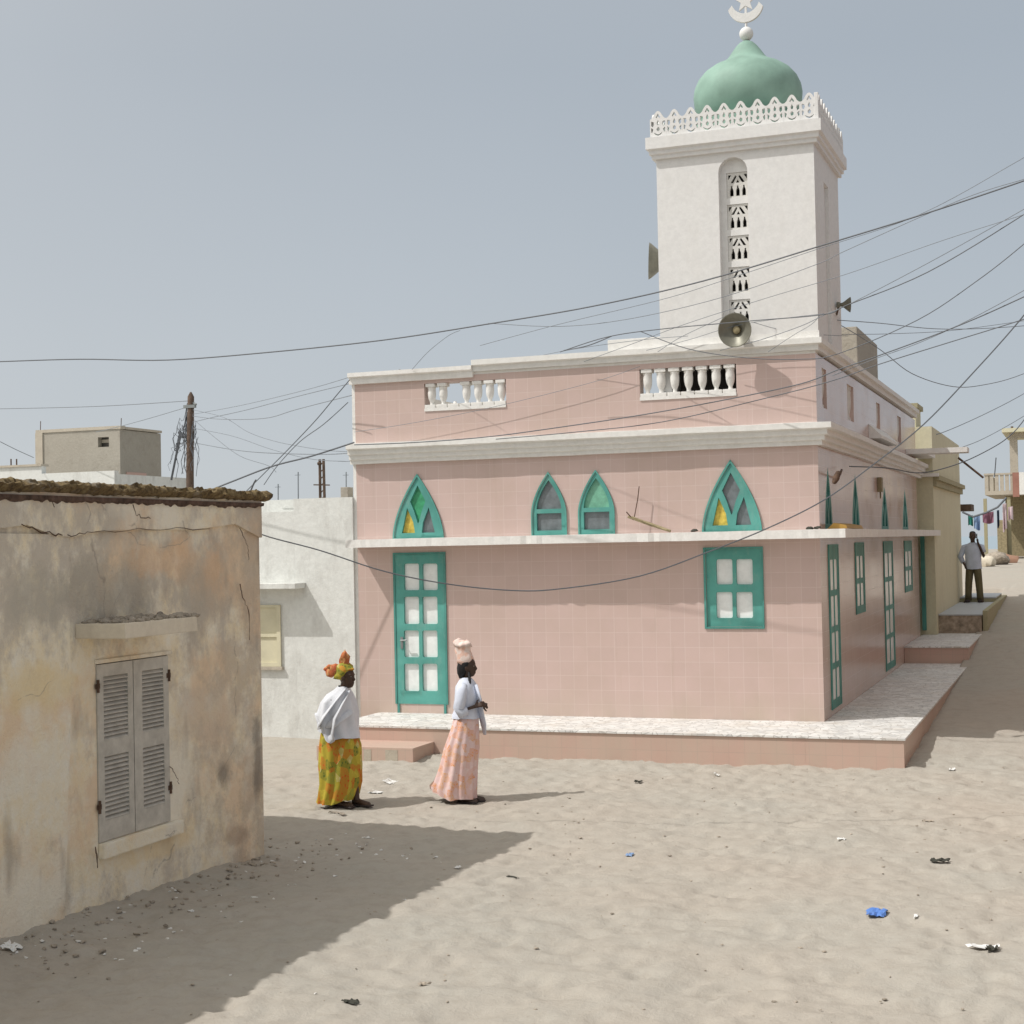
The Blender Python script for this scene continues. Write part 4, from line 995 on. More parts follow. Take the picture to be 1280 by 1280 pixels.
# terraces in front of it
ZT3 = 1.16
MB().box((X1+.002,34.0,-.3),(XP,40.1,ZT3-.03)).build('terrace','rough_stone',crm)
MB().box((X1+.002,33.98,ZT3-.029),(XP+.02,40.1,ZT3),.004).build('terrace_top','slab_blue',crm)
MB().box((X1+.002,40.11,-.3),(XP+.0,42.9,1.25)).box((XP+.021,34.2,.3),(XP+.12,43.2,1.22)).build('terrace','olive',crm)
MB().box((X1+.002,40.1,1.251),(XP+.0,42.9,1.28),.004).build('terrace_top','slab_blue',crm)
shd = MB(); a = yp(1198,636,41.5); c = yp(1214,633,41.5)
MB().box((a.x,41.5,a.z-.06),(c.x,42.6,c.z+.06)).build('awning','wood_pole',crm)

# ---------------------------------------------------------------- building at the far right with balcony
YR = 75.0
def Rp(px,py,y=YR): return yp(px,py,y)
rbd = empty('balcony_house', (Rp(1265,690).x,YR,1.8), 'two storey house with a concrete balcony at the far right end of the street', 'house')
XR0 = Rp(1257,640).x; XRr = XR0+8; zb1 = Rp(1262,618).z; gz0 = 1.2
MB().box((XR0,YR,gz0),(XRr,YR+7,zb1),.02).build('wall','plank',rbd)
MB().box((XR0+.9,YR-.01,gz0),(XR0+1.5,YR-.001,zb1-.4)).build('door','void',rbd)
bxl = Rp(1231,610,YR-3).x
MB().box((bxl,YR-3,Rp(1231,619,YR-3).z),(XRr,YR+6,Rp(1231,614,YR-3).z+.0)).build('balcony_floor','concrete',rbd)
bz0 = Rp(1231,614,YR-3).z; bz1 = Rp(1231,592,YR-3).z
mb = MB()
for k in range(22):
    mb.box((bxl+.22*k,YR-3,bz0+.001),(bxl+.22*k+.16,YR-2.9,bz1-.081))
for k in range(16): mb.box((bxl,YR-2.8+.5*k,bz0+.001),(bxl+.1,YR-2.8+.5*k+.4,bz1-.081))
mb.box((bxl-.03,YR-3.03,bz1-.08),(XRr,YR-2.87,bz1)); mb.box((bxl-.03,YR-2.869,bz1-.08),(bxl+.13,YR+5.5,bz1)); mb.build('balcony_rail','concrete',rbd)
ux = Rp(1262,560,YR-1).x; uz1 = Rp(1262,541,YR-1).z
MB().holes(rect(ux,bz0+.01,XRr,uz1), [rect(ux+.35,bz1+.05,ux+1.0,uz1-.25), rect(ux+1.5,bz0+.3,ux+2.3,uz1-.35)], fmap(YR-1), fmap(YR-.8)).box((ux,YR-.799,bz0+.01),(ux+.2,YR+5,bz1+.1)).build('upper_storey','concrete',rbd)
mbx((ux-.3,YR-1.6,uz1+.001),(XRr,YR+5,uz1+.18)).build('roof','cream',rbd)
q0 = Rp(1266,612,YR-3.1)
MB().box((q0.x,YR-3.12,bz0-.3),(q0.x+.28,YR-3.031,bz1)).build('red_panel','red_paint',rbd)
MB().box((q0.x+.281,YR-3.12,bz0-.2),(q0.x+1.3,YR-3.031,bz1)).build('white_panel','white',rbd)
MB().tube([Rp(1265,541,YR-1)+Vector((0,0,0)),Rp(1265,533,YR-1)],.06,6).build('vent_pipe','wood_pole',rbd)
MB().box((XR0-.9,YR-1.5,gz0),(XR0-.75,YR-1.35,bz0-.3)).box((XR0+.2,YR-2.9,gz0),(XR0+.35,YR-2.75,bz0-.3)).build('post','olive',rbd)
# dark corrugated wing with laundry
tag(MB().box((Rp(1252,660).x,YR-4,gz0),(Rp(1263,660).x,YR-2,Rp(1252,650,YR-4).z)).build('brown_shed','plank'), 'brown shed behind the washing line at the foot of the balcony house', 'shed')
ln = [Rp(1203,640,60),Rp(1216,646,60),Rp(1232,641,60),Rp(1247,634,60),Rp(1258,622,60)]
tag(MB().tube([ln[0]]+ln[1:],.04,5).build('washing_line','wire'), 'washing line slung from the balcony house', 'washing line')
def cloth(px0,px1,py0,py1,mt,lab,cat,y=60.1,seed=0):
    mb = MB(); n_ = 8; A = yp(px0,py0,y); B = yp(px1,py0-(px1-px0)*.2,y); zb = yp(px0,py1,y).z
    rows = []
    for j in range(5):
        r = []
        for k in range(n_+1):
            u = k/n_; p_ = A.lerp(B,u); z = p_.z+(zb-p_.z)*j/4*(1-.08*math.sin(u*5+seed))
            r.append(mb.bm.verts.new((p_.x, y+.12*math.sin(u*9+seed)*(j/4), z)))
        rows.append(r)
    fs = []
    for a,b_ in zip(rows,rows[1:]):
        for k in range(n_): fs.append(mb.bm.faces.new((a[k],a[k+1],b_[k+1],b_[k])))
    bmesh.ops.solidify(mb.bm, geom=fs, thickness=.02)
    tag(mb.build('laundry', mt), lab, cat, 'washing on the line')
cloth(1210,1216,645,657,'line_green','green cloth at the left end of the washing line','laundry')
cloth(1217,1225,645,662,'line_blue','pale blue cloth on the washing line above the standing man','laundry',seed=1)
cloth(1228,1242,642,654,'line_maroon','wide maroon cloth on the washing line','laundry',seed=2)
cloth(1246,1249,638,659,'line_dark','narrow navy cloth hanging on the washing line','laundry',seed=3)
cloth(1253,1258,630,663,'line_white','long pinkish white cloth at the right end of the washing line','laundry',seed=4)
cloth(1260,1266,634,650,'line_white','short pale cloth hanging below the balcony','laundry',y=64,seed=5)
# sacks / bundle heap in the street
for i,(px,py,sz,mt,lab) in enumerate(((1233,684,(.36,.3,.24),'canopy_render','pale bundle on the sand just right of the standing man'),(1243,688,(.6,.45,.26),'rubble','grey brown heap of sacks beside the pale bundle'),(1255,674,(.6,.4,.2),'terracotta','low red brown boat hull or trough by the shed'))):
    y = 62+i*2; p_ = yp(px,py,y); z = gz(p_.x,y)
    lab = lab.replace(' boat hull or trough',' bundle')
    tag(MB().sphere((p_.x,y,z+sz[2]*.8),sz,12).noisy(.15,3,i).build('bundle',mt,None,True), lab, 'bundle')
# dark breakwater line on the horizon
bk = MB(); 
pts = []
for k in range(60): x = -150+k*8; bk.sphere((x, 300+random.uniform(-3,3), -2.4), (6.5,3,random.uniform(1.5,3.6)), 8)
tag(bk.build('far_shore','dark_scrap'), kind='structure', label='low dark shore strip at the edge of the sea')

opp = empty('added_opposite_house', (3.4, 14, .2), 'added brown house out of view across the street, darkening the mosque side wall', 'house')  # unseen house, height and brown chosen to darken and warm the mosque side wall
ob_ = MB(); ohl = [rect(16,1.1,16.9,2.4), rect(19.5,.3,20.5,2.5), rect(23,1.1,23.9,2.4), rect(18,4,18.9,5.1), rect(22,4,22.9,5.1)]
ob_.holes(rect(13,-.5,27,7.4), ohl, smap(3.4), smap(3.65)); ob_.box((3.651,13,-.5),(9,13.25,7.4)).box((3.651,26.75,-.5),(9,27,7.4)).box((3.45,12.9,7.401),(9,27.1,7.55)); ob_.build('wall','terracotta',opp)
for pl_ in ohl: MB().holes(pl_, [], smap(3.5), smap(3.54)).build('shutter','shutter',opp)
opp2 = empty('added_opposite_house', (3.9, 28, .5), 'added terracotta house out of view farther up the street, across from the cream house', 'house')  # second unseen house, added so the side tiles reflect brown instead of sky
MB().box((3.9,28,-.5),(9,46,5.6)).build('wall','terracotta',opp2); MB().box((3.7,27.8,5.601),(9.2,46.2,5.75)).build('roof_slab','concrete',opp2)
for y_ in (30,34,38,42): mbx((3.86,y_,1.6),(3.899,y_+1,2.9)).build('shutter','shutter',opp2)

# ---------------------------------------------------------------- overhead wires
def wire(pts, y0, y1, lab, r=.009, mt='wire', group='overhead wires'):
    """pts are seen positions; the wire runs evenly in depth from y0 to y1"""
    P_ = []; n_ = len(pts); xa_, xb_ = pts[0][0], pts[-1][0]
    for px,py in pts:
        u = (px-xa_)/(xb_-xa_); P_.append(yp(px,py,y0+(y1-y0)*u))
    out = []
    for i in range(n_-1):
        p0 = P_[max(i-1,0)]; p1 = P_[i]; p2 = P_[i+1]; p3 = P_[min(i+2,n_-1)]
        for k in range(6):
            t_ = k/6
            out.append(.5*((2*p1)+(-p0+p2)*t_+(2*p0-5*p1+4*p2-p3)*t_*t_+(-p0+3*p1-3*p2+p3)*t_**3))
    out.append(P_[-1])
    return tag(MB().tube(out, r*.78, 5).build('overhead_wire', mt, None, True), lab, 'wire', group)
wire([(-80,455),(0,452),(100,449),(210,450),(340,440),(480,425),(610,405),(740,383),(880,351),(1040,303),(1160,266),(1280,226),(1400,183)], 19.5, 17.5, 'thick black overhead cable crossing the whole sky and the minaret', .0115)
wire([(600,432),(700,405),(825,375),(900,352),(1020,312),(1150,268),(1280,197),(1380,140)], 19.2, 18, 'thin wire rising steeply to the top right corner over the minaret', .005, 'wire_grey')
wire([(610,404),(700,408),(790,398),(905,371),(1022,330),(1060,312),(1200,250),(1280,224)], 19.3, 18, 'thin wire just under the thick cable across the minaret', .0055, 'wire_grey')
wire([(700,440),(760,421),(830,411),(940,401),(1030,393),(1060,381),(1160,340),(1280,268),(1380,200)], 19.9, 19, 'black wire skimming the foot of the minaret and rising to the right', .0085)
wire([(800,414),(860,436),(930,447),(1000,449),(1048,442),(1147,400),(1220,352),(1280,305),(1360,235)], 19.9, 19, 'black wire dipping below the front horn loudspeaker', .0075)
wire([(443,556),(520,553),(610,546),(700,534),(800,519),(900,501),(1000,480),(1048,462),(1097,445),(1160,422),(1220,398),(1280,371),(1380,325)], 19.7, 19.2, 'black wire lifting off the front cornice towards the right', .0095)
wire([(620,549),(720,540),(830,527),(960,497),(1040,476),(1100,455),(1180,430),(1280,399),(1380,365)], 19.75, 19, 'black wire parallel to and below the cornice wire', .008)
wire([(1330,330),(1275,400),(1220,462),(1155,530),(1090,582),(1030,625),(960,660),(890,688),(800,720),(700,736),(640,738),(560,730),(480,714),(400,688),(327,668),(300,650)][::-1], 13.2, 15.5, 'long sagging service cable from the ochre house across the mosque door', .0085)
wire([(1062,583),(1110,585),(1152,591),(1200,579),(1240,560),(1262,545),(1280,525),(1320,470)], 22.5, 30, 'cable from the wall lamp to the balcony house', .012)
wire([(1020,395),(1048,405),(1100,437),(1140,467),(1190,483),(1230,481),(1280,467),(1360,430)], 22, 30, 'slack wire sagging in the sky right of the minaret', .008, 'wire_grey')
wire([(1045,400),(1100,404),(1170,411),(1240,410),(1320,404)], 22, 32, 'faint level wire right of the minaret', .008, 'wire_grey')
wire([(1050,418),(1120,417),(1200,412),(1320,395)], 23, 32, 'faint wire below the level wire right of the minaret', .006, 'wire_grey')
wire([(1150,548),(1180,540),(1230,518),(1280,492),(1340,455)], 34, 40, 'faint wire above the cream house roof', .012, 'wire_grey')
wire([(1200,560),(1230,548),(1280,520),(1340,480)], 40, 44, 'faint wire between the cream house and the balcony house', .012, 'wire_grey')
wire([(-60,512),(0,511),(120,508),(237,501)], 36, 34, 'single wire from the left edge to the top of the utility pole', .012, 'wire_grey')
wire([(240,528),(265,522),(310,512),(370,496),(443,478),(500,462)], 34, 21, 'upper wire from the utility pole to the mosque parapet', .009, 'wire_grey')
wire([(240,520),(275,524),(330,523),(370,512),(440,494)], 34, 21, 'wire from the utility pole sagging before the mosque corner', .009, 'wire_grey')
wire([(240,512),(280,522),(310,540),(345,552),(400,562),(443,565)], 34, 21, 'low slack wire from the utility pole behind the steep pair', .008, 'wire_grey')
wire([(245,554),(290,562),(330,566),(400,568),(443,566)], 34, 21, 'nearly level lower wire from the utility pole', .011, 'wire_grey')
wire([(243,525),(270,548),(300,570),(335,582),(345,590)], 34, 24, 'wire dropping steeply from the utility pole towards the white house', .009, 'wire_grey')
wire([(250,618),(290,602),(340,583),(390,570),(443,553)], 19.0, 19.7, 'heavy cable bundle rising to the left end of the mosque cornice', .015)
wire([(300,622),(330,592),(360,562),(395,525),(420,495),(437,475)], 21, 20.0, 'steep cable climbing to the mosque parapet corner', .010)
wire([(330,606),(347,582),(375,552),(405,530),(435,503)], 21, 20.1, 'second steep cable ending just under the parapet corner', .0085)
wire([(515,462),(535,440),(560,420),(575,413)], 20.2, 19.4, 'short wire rising from the mosque parapet to the thick cable', .005, 'wire_grey')
wire([(705,438),(735,432),(765,420)], 20.3, 20.2, 'short dark wire lying over the parapet coping', .010)
wire([(808,438),(860,425),(930,405),(1030,392)], 20.1, 20.0, 'crossing thin wire at the minaret base', .0045, 'wire_grey')
wire([(960,440),(990,420),(1015,405),(1025,393)], 20.1, 20.0, 'short slanting thin wire at the minaret right corner', .0045, 'wire_grey')
wire([(0,552),(20,562),(42,572)], 34, 36, 'short wire slanting down at the left edge to the pale outbuilding', .012, 'wire_grey')
wire([(1245,572),(1244,585),(1243,596)], 68, 68.2, 'short vertical tie wire above the balcony', .03)
wire([(822,440),(850,422),(892,402),(905,396)], 20.15, 20.1, 'thin wire slanting up left of the front horn loudspeaker', .005, 'wire_grey')
wire([(942,403),(975,412),(1020,418),(1060,420)], 20.1, 21, 'thin wire running right from behind the front horn loudspeaker', .005, 'wire_grey')
wire([(900,438),(950,425),(1000,408),(1030,394),(1070,376),(1180,318),(1300,250)], 20.1, 19, 'thin wire from the parapet over the minaret foot to the far right', .006, 'wire_grey')
wire([(730,452),(790,430),(860,404),(960,372),(1060,342),(1180,300),(1300,262)], 20.2, 18.6, 'faint wire crossing the lower minaret between the cable and its foot', .005, 'wire_grey')
wire([(1040,470),(1095,448),(1150,428),(1215,398),(1300,352)], 20.0, 19, 'wire close under the black cornice wire at the right', .006, 'wire_grey')
wire([(600,462),(660,448),(720,436),(800,425),(860,420)], 20.3, 20.2, 'thin wire resting along the parapet coping', .005, 'wire_grey')
wire([(240,535),(290,545),(340,562),(390,574),(440,577)], 34, 22, 'faint wire fanning low from the utility pole', .008, 'wire_grey')
wire([(240,518),(300,507),(380,488),(442,470)], 34, 21, 'faint upper wire fanning from the utility pole', .007, 'wire_grey')
wire([(237,508),(190,522),(150,533),(120,540)], 34, 38, 'short wire from the utility pole to the block building', .010, 'wire_grey')
wire([(443,540),(520,528),(620,508),(740,478),(800,458)], 20.2, 20.22, 'thin wire slanting over the upper pink wall', .0045, 'wire_grey')
wire([(310,622),(317,605),(320,600)], 19, 18.9, 'short drop wire end above the ochre house corner', .016)

# ---------------------------------------------------------------- litter
def scrap(px, py, sx, sy, sz, mt, name, lab, cat, seed=0, group=None):
    r_ = ray(px,py); p_ = hz(px,py,0.0)
    for _ in range(6): p_ = hz(px,py,gz(p_.x,p_.y))
    mb = MB(); n_ = 7; rows = []
    for j in range(n_+1):
        r = []
        for k in range(n_+1):
            u = k/n_-.5; v = j/n_-.5
            h = sz*(.5+.9*noise.noise(Vector((u*5+seed*3.1,v*5,seed))))
            r.append(mb.bm.verts.new((p_.x+u*sx*(1+.5*noise.noise(Vector((v*4,seed,0)))), p_.y+v*sy*(1+.5*noise.noise(Vector((u*4,seed,7)))), gz(p_.x+u*sx,p_.y+v*sy)+max(.004,h+.25*sz))))
        rows.append(r)
    fs = [mb.bm.faces.new((a[k],a[k+1],b_[k+1],b_[k])) for a,b_ in zip(rows,rows[1:]) for k in range(n_)]
    bmesh.ops.solidify(mb.bm, geom=fs, thickness=.003)
    return tag(mb.build(name, mt), lab, cat, group)
scrap(1096,1143,.14,.20,.03,'blue_plastic','plastic_wrapper','bright blue plastic wrapper lying on the open sand at the right','wrapper',1)
scrap(1175,1078,.15,.10,.03,'dark_scrap','dark_rag','dark olive rag scrap up the sand from the blue wrapper','rag',2)
scrap(1230,1188,.20,.14,.03,'white_plastic','plastic_bag','crumpled dirty white plastic bag near the right edge','bag',3)
scrap(1240,1191,.08,.10,.04,'dark_scrap','charred_scrap','dark charred scrap inside the folds of the crumpled bag','scrap',13)
scrap(798,981,.09,.09,.03,'dark_scrap','stone','small dark stone on the sand in front of the plinth','stone',4)
scrap(896,970,.06,.06,.03,'white_plastic','paper_scrap','small pale paper scrap close to the plinth, right of the dark stone','scrap',5)
scrap(1190,963,.07,.10,.02,'white_plastic','paper_scrap','white paper scrap off the plinth corner','scrap',6)
scrap(787,1070,.07,.07,.02,'line_blue','bottle_cap','tiny light blue bit on the sand in mid square','cap',7)
scrap(572,1085,.05,.07,.015,'white_plastic','paper_scrap','tiny white scrap in the house shadow','scrap',8)
scrap(488,978,.14,.16,.012,'white_plastic','paper_scrap','flat white paper between the two women, nearer the step','scrap',9)
scrap(469,991,.14,.18,.012,'white_plastic','paper_scrap','flat white paper between the two women, nearer the woman in yellow print','scrap',10)
scrap(421,1017,.17,.06,.02,'rubble','stick','short brown stick in front of the feet of the woman in yellow print','stick',11)
scrap(15,1187,.13,.12,.03,'white_plastic','plastic_bag','torn white bag at the bottom left by the house wall','bag',12)
scrap(1145,1150,.03,.06,.02,'white_plastic','paper_scrap','tiny white scrap right of the blue wrapper','scrap',14)
scrap(1160,1028,.10,.05,.02,'rubble','stick','small brown twig on the sand beyond the dark olive rag','stick',15)
scrap(1052,1050,.08,.07,.02,'white_plastic','paper_scrap','small pale scrap up the sand beyond the blue wrapper','scrap',16)
scrap(640,1098,.09,.05,.02,'dark_scrap','stick','dark twig just outside the edge of the house shadow','stick',17)
scrap(438,1254,.10,.06,.02,'dark_scrap','stick','dark twig at the bottom, on lit sand below the shadow','stick',18)
scrap(531,1232,.08,.05,.02,'rubble','stick','small brown clod at the bottom left of centre','clod',19)
# rubble spilled along the foot of the house, and grit over the square
mb = MB(); rnd = random.Random(21)
for k in range(260):
    y = rnd.uniform(8.6, 13.4); x = XH + .02 + abs(rnd.gauss(0,.42)) if y < 12.6 else XH+rnd.gauss(0,.5)
    if x > -5.0: continue
    s = rnd.choice((.006,.008,.010,.013,.018,.026)) * (1.0 if x < XH+.5 else .8)
    bmesh.ops.create_icosphere(mb.bm, subdivisions=1, radius=1, matrix=Matrix.Translation((x,y,gz(x,y)+s*.25)) @ Matrix.Rotation(rnd.uniform(0,6),4,'Z') @ Matrix.Diagonal((s*rnd.uniform(.7,1.6),s,s*.6,1)))
mb.noisy(.012, 60)
tag(mb.build('rubble','rubble'), kind='stuff', label='broken mortar and pebbles spilled along the foot of the ochre house')
mb = MB()
for k in range(90):
    y = rnd.uniform(8.6, 13.8); x = XH + .05 + abs(rnd.gauss(0,.8))
    s = rnd.uniform(.006,.018)
    bmesh.ops.create_icosphere(mb.bm, subdivisions=1, radius=1, matrix=Matrix.Translation((x,y,gz(x,y)+s*.2)) @ Matrix.Rotation(rnd.uniform(0,6),4,'Z') @ Matrix.Diagonal((s*rnd.uniform(.8,2.2),s*1.2,s*.35,1)))
mb.noisy(.012, 60)
tag(mb.build('shell_grit','white_plastic'), kind='stuff', label='pale shell fragments and paper bits in the shade of the ochre house')
mb = MB()
for k in range(420):
    y = 8+12*rnd.random()**1.0; x = rnd.uniform(-7,1.0); s = rnd.uniform(.004,.013)
    bmesh.ops.create_icosphere(mb.bm, subdivisions=1, radius=1, matrix=Matrix.Translation((x,y,gz(x,y)+s*.3)) @ Matrix.Diagonal((s*rnd.uniform(.8,2),s*1.3,s*.6,1)))
tag(mb.build('grit','rubble'), kind='stuff', label='scattered grit on the open sand')

# ---------------------------------------------------------------- people
def unify(mb, voxel=.007):
    me = bpy.data.meshes.new('t'); bmesh.ops.recalc_face_normals(mb.bm, faces=mb.bm.faces); mb.bm.to_mesh(me); mb.bm.free()
    ob = bpy.data.objects.new('t', me); col.objects.link(ob)
    md = ob.modifiers.new('r','REMESH'); md.mode = 'VOXEL'; md.voxel_size = voxel; md.use_smooth_shade = True
    sm = ob.modifiers.new('s','SMOOTH'); sm.factor = .6; sm.iterations = 4
    dg = bpy.context.evaluated_depsgraph_get(); m2 = bpy.data.meshes.new_from_object(ob.evaluated_get(dg))
    bpy.data.objects.remove(ob); bpy.data.meshes.remove(me)
    return m2
def link_local(me, name, mt, parent):
    me.materials.clear(); me.materials.append(M[mt]); o = bpy.data.objects.new(name, me); col.objects.link(o); o.parent = parent
    me.name = name
    for p in me.polygons: p.use_smooth = True
    return o
def lbuild(mb, name, mt, parent, smooth=True):
    o = mb.build(name, mt, None, smooth, False); o.parent = parent; return o
def head(mb, c, tilt=0, s=1.0):
    """c = centre of the skull; face towards +X"""
    cx,cy,cz = c
    pr = []
    for z,x,rx,ry in ((-.125,.028,.030,.030),(-.115,.032,.045,.040),(-.095,.026,.062,.052),(-.06,.012,.080,.062),(-.02,.004,.092,.070),(.02,0,.098,.075),(.06,-.004,.095,.074),(.09,-.008,.080,.062),(.112,-.01,.052,.042),(.12,-.01,.02,.018)):
        pr.append((cz+z*s, cx+x*s, cy, rx*s, ry*s))
    mb.rings(pr, 24)
    mb.tube([(cx+.086*s,cy,cz+.02*s),(cx+.108*s,cy,cz-.028*s),(cx+.096*s,cy,cz-.040*s)], [.010*s,.017*s,.015*s], 8)     # nose
    mb.sphere((cx+.088*s,cy,cz-.064*s),(.014*s,.026*s,.009*s),10); mb.sphere((cx+.086*s,cy,cz-.080*s),(.014*s,.023*s,.009*s),10)  # lips
    for sg_ in (-1,1):
        mb.sphere((cx+.080*s,cy+sg_*.033*s,cz+.028*s),(.014*s,.024*s,.008*s),8)      # brow
        mb.sphere((cx-.005*s,cy+sg_*.077*s,cz-.012*s),(.022*s,.010*s,.034*s),10)    # ear
def eyes(c, s, parent):
    mb = MB()
    for sg_ in (-1,1): mb.sphere((c[0]+.083*s,c[1]+sg_*.031*s,c[2]+.008*s),(.010*s,.010*s,.006*s),10)
    lbuild(mb, 'eyes', 'eye', parent)
def hand(mb, w_, dirv, palm_n, s=1.0, curl=.5):
    """wrist w_, pointing along dirv, palm facing palm_n"""
    d = Vector(dirv).normalized(); n_ = Vector(palm_n); n_ = (n_-d*n_.dot(d)).normalized(); b = d.cross(n_); w_ = Vector(w_)
    mb.tube([w_-d*.01, w_+d*.03*s, w_+d*.085*s], [(.024*s,.018*s),(.036*s,.016*s),(.038*s,.014*s)], 10)
    for i,L_ in enumerate((.068,.078,.073,.058)):
        o_ = w_+d*.08*s+b*(.027-.018*i)*s
        p1 = o_+(d*math.cos(curl*.5)+n_*math.sin(curl*.5))*L_*.45*s
        p2 = p1+(d*math.cos(curl*1.2)+n_*math.sin(curl*1.2))*L_*.32*s
        p3 = p2+(d*math.cos(curl*1.9)+n_*math.sin(curl*1.9))*L_*.25*s
        mb.tube([o_-d*.02*s,o_,p1,p2,p3], [.010*s,.0098*s,.009*s,.0085*s,.006*s], 8)
    t0 = w_+d*.025*s+b*.026*s; t1 = t0+(d*.6+b*.8).normalized()*.038*s+n_*.008*s; t2 = t1+(d*.9+b*.3+n_*.3).normalized()*.03*s
    mb.tube([w_+d*.01*s,t0,t1,t2], [.014*s,.013*s,.011*s,.008*s], 8)
def foot(mb, a, fwd, s=1.0):
    a = Vector(a); f_ = Vector(fwd).normalized()
    mb.tube([a+f_*-.05*s+Vector((0,0,-.035*s)), a+Vector((0,0,-.02*s)), a+f_*.08*s+Vector((0,0,-.035*s)), a+f_*.16*s+Vector((0,0,-.05*s)), a+f_*.19*s+Vector((0,0,-.052*s))], [(.028*s,.028*s),(.036*s,.036*s),(.034*s,.030*s),(.038*s,.016*s),(.02*s,.010*s)], 10)
def place(px, py, name_lab, cat='person', z=None, rz=0):
    p_ = hz(px,py,0)
    for _ in range(8): p_ = hz(px,py, gz(p_.x,p_.y) if z is None else z)
    return empty('person', (p_.x,p_.y,p_.z), name_lab, cat, None, rz)

# woman in yellow print, walking right; local +X is her forward
FACE = math.atan2(.20, 1)
w1 = place(431, 1008, 'woman in yellow print wrapper skirt, white shawl and knotted orange headscarf', rz=FACE-.35)
b = MB()
b.rings([(.72,-.06,0,.13,.17),(.82,-.07,0,.155,.20),(.95,-.06,0,.14,.17),(1.08,-.04,0,.135,.18),(1.18,-.03,0,.12,.20),(1.245,-.02,0,.075,.12),(1.27,.0,0,.05,.06)],24)
b.tube([(-.01,0,1.20),(.02,0,1.27),(.035,0,1.34)], [.058,.052,.05], 12)
H1 = (.055,0,1.415); head(b, H1, s=.95)
for sg_, sh_, el_, wr_ in ((-1,(-.03,-.16,1.17),(-.08,-.17,.95),(.03,-.09,.92)),(1,(-.03,.16,1.17),(-.03,.17,.95),(.04,.08,.96))):
    b.tube([(sh_[0],sh_[1]*.6,sh_[2]+.01),sh_,el_,wr_], [.05,.052,.042,.027], 10); hand(b, wr_, Vector(wr_)-Vector(el_), (0,-sg_*1,-.3), .92, .6)
for sg_, kn, an in ((-1,(.02,-.08,.42),(-.03,-.08,.075)),(1,(.09,.08,.42),(.10,.08,.075))):
    b.tube([(-.06,sg_*.08,.76),kn,(kn[0]-.02,kn[1],.30),an], [.10,.062,.055,.036], 12); foot(b, an, (1,-.05*sg_,0), 1.0)
b1 = link_local(unify(b), 'body', 'skin', w1); eyes(H1, .95, w1)
sk = MB().rings([(.92,-.05,0,.15,.18,.3),(.82,-.06,0,.185,.215,.4),(.66,-.05,0,.215,.245,.9),(.45,-.05,.0,.225,.245,1.1),(.25,-.055,0,.225,.24,1.3),(.10,-.08,-.01,.215,.23,1.5),(.045,-.10,-.02,.205,.22,1.6)],110,False,.075,12,2)
for v in sk.bm.verts:
    if v.co.z < .35: v.co.z += max(0,(v.co.x+.02))*.42*(1-v.co.z/.35)      # hem lifted in front
sk.noisy(.012,9); lbuild(sk, 'wrapper_skirt', 'print_yellow', w1)
sw = MB().rings([(1.315,.015,0,.062,.066,.2),(1.28,.0,0,.085,.095,.4),(1.23,-.03,0,.125,.175,.6),(1.15,-.055,0,.175,.245,.8),(1.02,-.07,0,.20,.255,1),(.92,-.08,0,.215,.26,1),(.84,-.07,0,.215,.25,1.1),(.77,-.04,-.01,.215,.25,1.3)],90,False,.075,8,4,.6)
for v in sw.bm.verts:
    if v.co.z < .95:
        v.co.z += .10*max(0,-v.co.x/.25)*1.0 - .05*max(0, 1-abs(v.co.x-.0)/.12)*(1 if v.co.y < 0 else 0)
sw.noisy(.020,7); lbuild(sw, 'shawl', 'shawl', w1)
MB_ = MB()
MB_.tube([(.07,-.06,1.29),(.0,-.19,1.14),(-.07,-.275,1.0),(-.13,-.27,.91)],[(.010,.05),(.012,.07),(.012,.08),(.010,.06)],10)
MB_.tube([(.10,-.02,1.26),(.085,-.15,1.12),(.06,-.25,.98),(.03,-.255,.82),(.05,-.25,.74)],[(.012,.035),(.014,.05),(.014,.06),(.014,.055),(.008,.03)],10)
MB_.tube([(.16,-.06,1.05),(.05,-.24,.93),(-.15,-.26,.90)],[(.010,.03),(.016,.045),(.014,.04)],10)
lbuild(MB_, 'shawl_fold', 'shawl', w1)
# bulging bag of cloth held under the shawl hem
lbuild(MB().sphere((.02,-.25,.77),(.045,.025,.045),16).noisy(.02,14), 'cloth_bundle', 'shawl', w1)
hw = MB()
hw.rings([(1.395,-.02,0,.082,.082,.1),(1.43,.015,0,.098,.088,.4),(1.465,.035,0,.112,.092,.7),(1.50,.035,0,.112,.090,.8),(1.54,.03,0,.095,.075,.8),(1.565,.03,0,.06,.05,.6),(1.575,.03,0,.02,.02)],48,True,.09,5,3)
for v in hw.bm.verts:
    if v.co.z < 1.47 and v.co.x > .06: v.co.z += (v.co.x-.06)*.6      # rises over the brow
hw.noisy(.012,18); lbuild(hw, 'headscarf', 'print_yellow', w1)
hw = MB()
hw.sphere((-.08,-.03,1.49),(.055,.06,.06),16); hw.sphere((-.135,-.03,1.465),(.05,.055,.055),16); hw.sphere((-.13,-.04,1.52),(.05,.05,.035),14); hw.sphere((-.185,-.03,1.50),(.035,.04,.03),12)
hw.noisy(.03,16); lbuild(hw, 'scarf_bun', 'print_turban', w1)
kn = MB(); kn.rings([(1.535,.03,0,.05,.045),(1.565,.03,0,.045,.04),(1.60,.035,0,.05,.045),(1.63,.04,0,.055,.05),(1.66,.035,0,.04,.04),(1.68,.03,0,.012,.012)],24,True,.25,4,1); kn.noisy(.02,22); lbuild(kn,'scarf_knot','print_turban',w1)
lbuild(MB().box((-.08,-.125,.004),(.17,-.035,.022),.006).box((.05,.035,.004),(.30,.125,.022),.006), 'sandals', 'sandal', w1)

